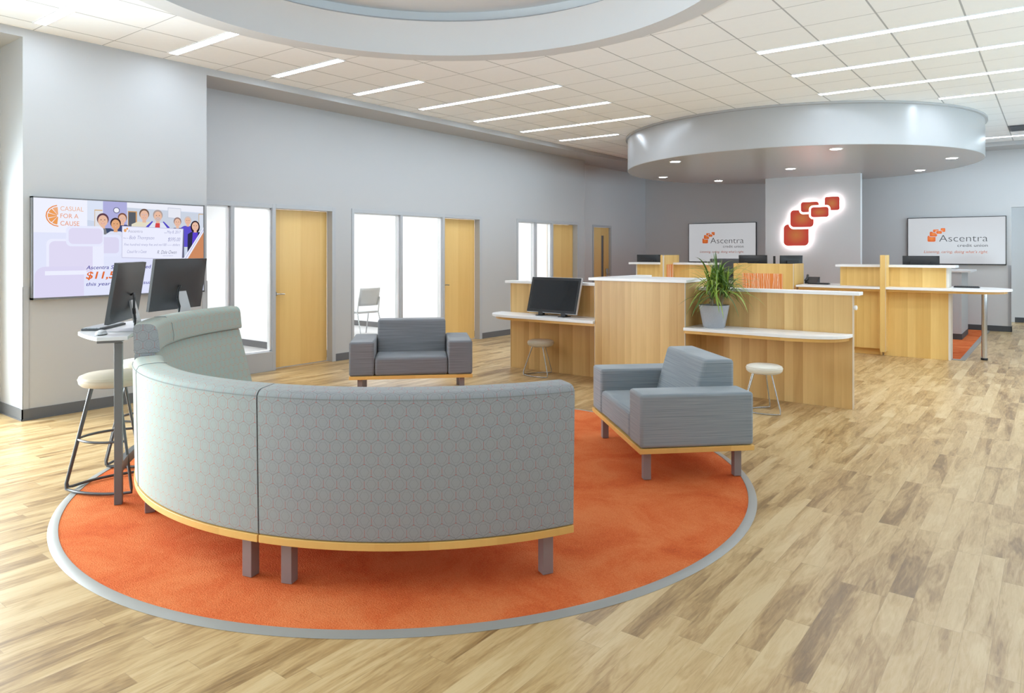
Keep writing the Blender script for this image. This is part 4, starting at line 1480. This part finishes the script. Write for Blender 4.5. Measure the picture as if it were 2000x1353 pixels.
# two wall displays with the logo and slogan
M['disp'] = bpy.data.materials.new('lit_display_panel')
_t = NT(M['disp'])
_v, _x, _y, _z = _t.pos()
_n = _t.noise(_v, 1.5, 2)
_t.link(_t.mix(_n, lin((120, 121, 124)), lin((126, 127, 130))), _t.b.inputs['Base Color'])
_t.b.inputs['Emission Color'].default_value = lin((200, 202, 205))
_t.b.inputs['Emission Strength'].default_value = 0.62
_t.b.inputs['Roughness'].default_value = 0.12
M['ink'] = pm('display_lettering_grey', (88, 90, 94), 0.5)
M['ink_o'] = pm('display_lettering_orange', (222, 116, 66), 0.5)


def wall_display(x0, x1, label):
    z0, z1, yf = 1.303, 2.268, 16.85
    t = thing('wall_display', label, 'display', ((x0 + x1) / 2, 16.87, z0), group='wall displays behind the tellers')
    f = 0.012
    mb = MB().box(x0, x1, yf - 0.006, 16.899, z0, z0 + f * 1.6).box(x0, x1, yf - 0.006, 16.899, z1 - f, z1).box(x0, x0 + f, yf - 0.006, 16.899, z0, z1).box(x1 - f, x1, yf - 0.006, 16.899, z0, z1)
    build('frame', mb, M['black'], t)
    pn = build('screen', MB().box(x0 + f, x1 - f, yf, 16.898, z0 + f * 1.6, z1 - f), M['disp'], t)
    W_, H_ = x1 - x0, z1 - z0
    L = lambda u, v: (x0 + u * W_, yf - 0.0012, z1 - v * H_)
    lx0, lx1, lz0, lz1 = LOGO[0][0], LOGO[3][1], LOGO[0][2], LOGO[3][3]
    s = (0.185 * W_) / (lx1 - lx0)
    sz = (0.285 * H_) / (lz1 - lz0)
    for i in range(5):
        mbq = remap(LM[i], lambda p: (x0 + 0.214 * W_ + (p[0] - lx0) * s, yf - 0.0015 + 0.001 * p[1], z1 - 0.515 * H_ + (p[2] - lz0) * sz))
        cc = Vector((0, 0, 0))
        for q in mbq.v:
            cc += Vector(q)
        build('logo_block', mbq, M['logo_small'], pn, origin=tuple(cc / len(mbq.v)))
    mb = MB()
    place_text(mb, 'Ascentra', x0 + 0.336 * W_, x0 + 0.823 * W_, z1 - 0.515 * H_, z1 - 0.375 * H_, lambda u, v: (u, yf - 0.0012, v), offset=-0.012)
    place_text(mb, 'credit union', x0 + 0.522 * W_, x0 + 0.823 * W_, z1 - 0.627 * H_, z1 - 0.565 * H_, lambda u, v: (u, yf - 0.0012, v), offset=0.0)
    build('lettering', mb, M['ink'], pn)
    mb = MB()
    place_text(mb, 'Listening, caring, doing what\u2019s right.', x0 + 0.175 * W_, x0 + 0.825 * W_, z1 - 0.775 * H_, z1 - 0.70 * H_, lambda u, v: (u, yf - 0.0012, v), shear=0.25, offset=0.0)
    build('slogan', mb, M['ink_o'], pn)


wall_display(-7.324, -5.630, 'pale wall display with orange logo, left of the pier')
wall_display(-2.467, -0.765, 'pale wall display with orange logo, right of the pier')

# ------------------------------------------------------------------ television on the left wall
TS = 1.0
TVC = {}


def tc_(col, s=TS):
    k_ = (col, s)
    if k_ not in TVC:
        TVC[k_] = em('picture_%02x%02x%02x' % col, col, s * KE)
        TVM.append(TVC[k_])
    return TVM.index(TVC[k_])


TVM = []
tv = thing('wall_television', 'large lit television with a cheque presentation slide on the left wall', 'television', (XT, 3.355, 1.118))
TY0, TY1, TZ0, TZ1 = 2.513, 4.196, 1.118, 2.085
f = 0.012
mb = MB().box(XT, -7.545, TY0, TY0 + f, TZ0, TZ1).box(XT, -7.545, TY1 - f, TY1, TZ0, TZ1).box(XT, -7.545, TY0, TY1, TZ0, TZ0 + 0.018).box(XT, -7.545, TY0, TY1, TZ1 - f, TZ1)
build('frame', mb, M['gmetal'], tv)
sm = MB()
LAY = [0]


def tri(poly, col):
    LAY[0] += 1
    x = -7.5520 + LAY[0] * 0.00005
    # keep within the screen
    pl = [(min(max(y, TY0 + f), TY1 - f), min(max(z, TZ0 + 0.018), TZ1 - f)) for y, z in poly]
    sm.add([(x, y, z) for y, z in pl], [tuple(range(len(pl)))], tc_(col))


def ell(cy_, cz_, ry, rz_, col, n=20, a0=0, a1=360):
    tri([(cy_ + ry * math.cos(math.radians(a0 + (a1 - a0) * i / n)), cz_ + rz_ * math.sin(math.radians(a0 + (a1 - a0) * i / n))) for i in range(n + (0 if a1 - a0 >= 360 else 1))], col)


def tv_text(body, y0, y1, z0, z1, col, **kw):
    LAY[0] += 1
    x = -7.5520 + LAY[0] * 0.00005
    place_text(sm, body, y0, y1, z0, z1, lambda u, v: (x, u, v), mi=tc_(col), **kw)


tri([(TY0, TZ0), (TY1, TZ0), (TY1, TZ1), (TY0, TZ1)], (226, 230, 252))
tri([(TY0, 1.75), (3.0, 1.75), (3.0, TZ1), (TY0, TZ1)], (240, 242, 255))
tri(rrect(2.822, 3.30, 1.643, 1.798, 0.03), (216, 210, 240))
tri([(2.99, 1.70), (TY1, 1.47), (TY1, TZ1), (2.99, TZ1)], (206, 216, 236))
tri([(2.99, 1.88), (2.99, TZ1), (3.14, TZ1), (3.14, 1.86)], (220, 228, 246))
tri([(3.135, 1.62), (3.365, 1.62), (3.365, TZ1), (3.135, TZ1)], (176, 176, 222))
tri([(3.365, 1.62), (TY1, 1.6), (TY1, 1.99), (3.365, 2.02)], (204, 212, 226))
tri([(3.365, 2.02), (TY1, 2.0), (TY1, TZ1), (3.365, TZ1)], (238, 240, 250))
tri([(3.375, 1.82), (3.465, 1.82), (3.465, 1.985), (3.375, 1.985)], (206, 156, 104))
tri([(3.38, 1.82), (3.452, 1.82), (3.452, 1.975), (3.38, 1.975)], (92, 96, 104))
tri([(3.055, 1.80), (3.13, 1.80), (3.13, 1.985), (3.055, 1.985)], (214, 178, 128))
tri([(3.060, 1.80), (3.13, 1.80), (3.13, 1.975), (3.060, 1.975)], (226, 226, 232))
ell(3.263, 1.987, 0.031, 0.030, (70, 72, 110))
ell(3.263, 1.987, 0.025, 0.024, (240, 242, 252))
tri([(3.786, 1.93), (3.93, 1.922), (3.93, 2.035), (3.786, 2.04)], (186, 192, 210))
tri([(3.790, 1.935), (3.926, 1.927), (3.926, 2.031), (3.790, 2.035)], (232, 234, 244))
tri([(4.13, 1.82), (4.185, 1.82), (4.185, 1.99), (4.13, 1.99)], (206, 176, 140))
tri([(4.137, 1.82), (4.185, 1.82), (4.185, 1.98), (4.137, 1.98)], (214, 222, 236))
SK = (232, 188, 164)


def person(cy_, cz_, r_, hair, shirt, sh=0.12, bottom=1.5, skin=SK, long_hair=False, glasses=False, beard=None):
    r = r_ * 1.14
    tri([(cy_ - sh, bottom), (cy_ + sh, bottom), (cy_ + sh * 0.95, cz_ - r * 1.9), (cy_ + sh * 0.5, cz_ - r * 1.35), (cy_ - sh * 0.5, cz_ - r * 1.35), (cy_ - sh * 0.95, cz_ - r * 1.9)], shirt)
    if long_hair:
        ell(cy_, cz_ - r * 0.2, r * 1.12, r * 1.45, hair)
    else:
        ell(cy_, cz_ + r * 0.22, r * 0.98, r * 1.05, hair)
    tri([(cy_ - r * .35, cz_ - r * 1.5), (cy_ + r * .35, cz_ - r * 1.5), (cy_ + r * .35, cz_ - r * .6), (cy_ - r * .35, cz_ - r * .6)], skin)
    ell(cy_, cz_ - r * 0.08, r * 0.80, r * 1.0, skin)
    if beard:
        ell(cy_, cz_ - r * 0.62, r * 0.55, r * 0.42, beard)
    for s in (-1, 1):
        ell(cy_ + s * r * 0.30, cz_ + r * 0.10, r * 0.11, r * 0.07, (84, 60, 60), 8)
        if glasses:
            ell(cy_ + s * r * 0.30, cz_ + r * 0.08, r * 0.20, r * 0.13, (170, 150, 170), 10)
            ell(cy_ + s * r * 0.30, cz_ + r * 0.08, r * 0.16, r * 0.10, (222, 196, 190), 10)
    tri([(cy_ - r * .06, cz_ - r * .28), (cy_ + r * .08, cz_ - r * .28), (cy_, cz_ + r * .02)], (214, 160, 138))
    ell(cy_, cz_ - r * 0.46, r * 0.30, r * 0.13, (196, 104, 104), 10, 180, 360)
    ell(cy_, cz_ - r * 0.475, r * 0.22, r * 0.06, (250, 240, 240), 8, 180, 360)


person(3.320, 1.905, 0.040, (124, 84, 70), (66, 76, 118), 0.085, 1.70, glasses=True)
person(3.133, 1.880, 0.050, (96, 66, 80), (66, 78, 108), 0.145, 1.62)
tri([(3.105, 1.80), (3.16, 1.80), (3.20, 1.62), (3.13, 1.62)], (126, 128, 132))
person(3.254, 1.845, 0.046, (58, 44, 48), (222, 226, 244), 0.095, 1.53, skin=(226, 170, 126), long_hair=False)
person(3.538, 1.950, 0.046, (120, 96, 84), (228, 222, 200), 0.135, 1.62, glasses=True)
person(3.679, 1.945, 0.046, (176, 160, 156), (224, 230, 244), 0.125, 1.62, beard=(206, 190, 186))
tri([(3.645, 1.80), (3.70, 1.80), (3.70, 1.87), (3.655, 1.87)], (214, 74, 76))
for s in (-1, 1):
    tri([(3.679 + s * .05, 1.885), (3.679 + s * .062, 1.89), (3.679 + s * .125, 1.83), (3.679 + s * .115, 1.80)], (86, 78, 196))
person(4.006, 1.905, 0.036, (206, 196, 196), (96, 84, 204), 0.085, 1.62)
person(3.890, 1.885, 0.038, (150, 124, 120), (104, 106, 128), 0.075, 1.50)
person(4.089, 1.850, 0.042, (48, 34, 44), (48, 48, 76), 0.090, 1.47, long_hair=True)
tri([(4.06, 1.78), (4.12, 1.78), (4.10, 1.58), (4.05, 1.60)], (94, 70, 206))
# white fade and the second rounded shape under the group
tri(rrect(2.972, 3.31, 1.52, 1.74, 0.045), (228, 232, 254))
tri(rrect(2.995, 3.285, 1.552, 1.714, 0.035), (220, 216, 242))
tri(rrect(2.632, 3.14, 1.345, 1.69, 0.05), (236, 238, 255))
tri(rrect(2.655, 3.037, 1.369, 1.669, 0.05, rs=(0.04, 0.0, 0.0, 0.05)), (224, 219, 244))
tri(rrect(2.80, 3.14, 1.62, 1.82, 0.045), (232, 235, 255))
tri(rrect(2.822, 3.129, 1.643, 1.798, 0.04), (224, 219, 244))
tri(rrect(2.534, 2.958, 1.136, 1.427, 0.09, rs=(0.0, 0.0, 0.02, 0.09)), (221, 216, 244))
tri([(2.62, 1.345), (2.98, 1.345), (2.98, 1.385), (2.62, 1.385)], (238, 240, 255))
# cheque
tri([(3.311, 1.505), (3.940, 1.482), (3.955, 1.818), (3.314, 1.830)], (196, 196, 222))
tri([(3.316, 1.511), (3.935, 1.488), (3.949, 1.812), (3.319, 1.824)], (236, 238, 255))
CH = (120, 122, 176)
ell(3.345, 1.785, 0.014, 0.018, (232, 170, 110), 8)
ell(3.365, 1.803, 0.010, 0.012, (232, 170, 110), 8)
tv_text('Ascentra', 3.372, 3.52, 1.765, 1.795, (150, 150, 176), offset=-0.01)
tv_text('date', 3.745, 3.77, 1.765, 1.775, CH)
tv_text('May 8, 2017', 3.775, 3.925, 1.755, 1.795, CH, shear=0.3, offset=-0.012)
tv_text('Pay to', 3.328, 3.375, 1.700, 1.712, CH)
tv_text('Bob Thompson', 3.385, 3.64, 1.685, 1.732, CH, shear=0.3, offset=-0.015)
tv_text('$595.00', 3.785, 3.92, 1.675, 1.72, CH, shear=0.3, offset=-0.012)
tv_text('Five hundred ninety five and no/100 ----- dollars', 3.335, 3.915, 1.622, 1.655, CH, shear=0.3, offset=-0.012)
tv_text('Casual for a Cause', 3.365, 3.56, 1.555, 1.585, CH, shear=0.3, offset=-0.012)
tv_text('R. Dale Owen', 3.67, 3.88, 1.545, 1.582, (60, 60, 100), shear=0.35, offset=-0.012)
tv_text('Authorized Signature', 3.73, 3.84, 1.518, 1.528, CH)
# orange corner with white stripe
tri([(3.99, 1.475), (TY1, 1.475), (TY1, 1.79)], (206, 140, 100))
tri([(3.945, 1.478), (3.995, 1.478), (TY1, 1.785), (TY1, 1.84)], (240, 242, 255))
tri([(3.962, 1.478), (3.974, 1.478), (TY1, 1.806), (TY1, 1.822)], (196, 196, 236))
tri([(TY0, TZ0), (TY1, TZ0), (TY1, 1.475), (3.30, 1.49), (3.30, 1.13)], (228, 231, 254)) if False else None
tri([(3.30, TZ0), (TY1, TZ0), (TY1, 1.474), (3.30, 1.487)], (224, 228, 254))
NV = (84, 82, 160)
tv_text('Ascentra Staff has donated', 2.977, 3.608, 1.394, 1.432, NV, shear=0.22, offset=0.008)
tv_text('$11,560', 2.975, 3.37, 1.287, 1.372, (224, 110, 52), shear=0.2, offset=0.02)
tv_text('this year through Casual for a Cause', 2.977, 3.95, 1.221, 1.266, NV, shear=0.22, offset=0.008)
# orange slice and headline
OC = (236, 138, 62)


def tv_wedge(cy_, cz_, r, a0, a1, col, r0=0.0):
    pts_ = [(cy_ + r * math.cos(math.radians(a0 + (a1 - a0) * i / 8)), cz_ + r * 0.93 * math.sin(math.radians(a0 + (a1 - a0) * i / 8))) for i in range(9)]
    if r0:
        pts_ += [(cy_ + r0 * math.cos(math.radians(a1 - (a1 - a0) * i / 8)), cz_ + r0 * 0.93 * math.sin(math.radians(a1 - (a1 - a0) * i / 8))) for i in range(9)]
    else:
        pts_.append((cy_ - 0.004, cz_))
    tri(pts_, col)


tv_wedge(2.737, 1.91, 0.112, 98, 268, OC, 0.102)
for k_ in range(5):
    tv_wedge(2.733, 1.91, 0.090, 94 + k_ * 35, 94 + k_ * 35 + 30, (238, 160, 92) if k_ else (240, 176, 130), 0.012)
tv_text('CASUAL', 2.751, 2.953, 1.960, 2.003, (236, 176, 140), offset=-0.004)
tv_text('FOR A', 2.751, 2.908, 1.890, 1.933, (234, 150, 108), offset=-0.004)
tv_text('CAUSE', 2.751, 2.916, 1.818, 1.862, (232, 142, 92), offset=-0.004)
sm.box(XT, -7.553, TY0 + f, TY1 - f, TZ0 + 0.018, TZ1 - f, mi=0)
scr = build('screen', sm, TVM, tv)
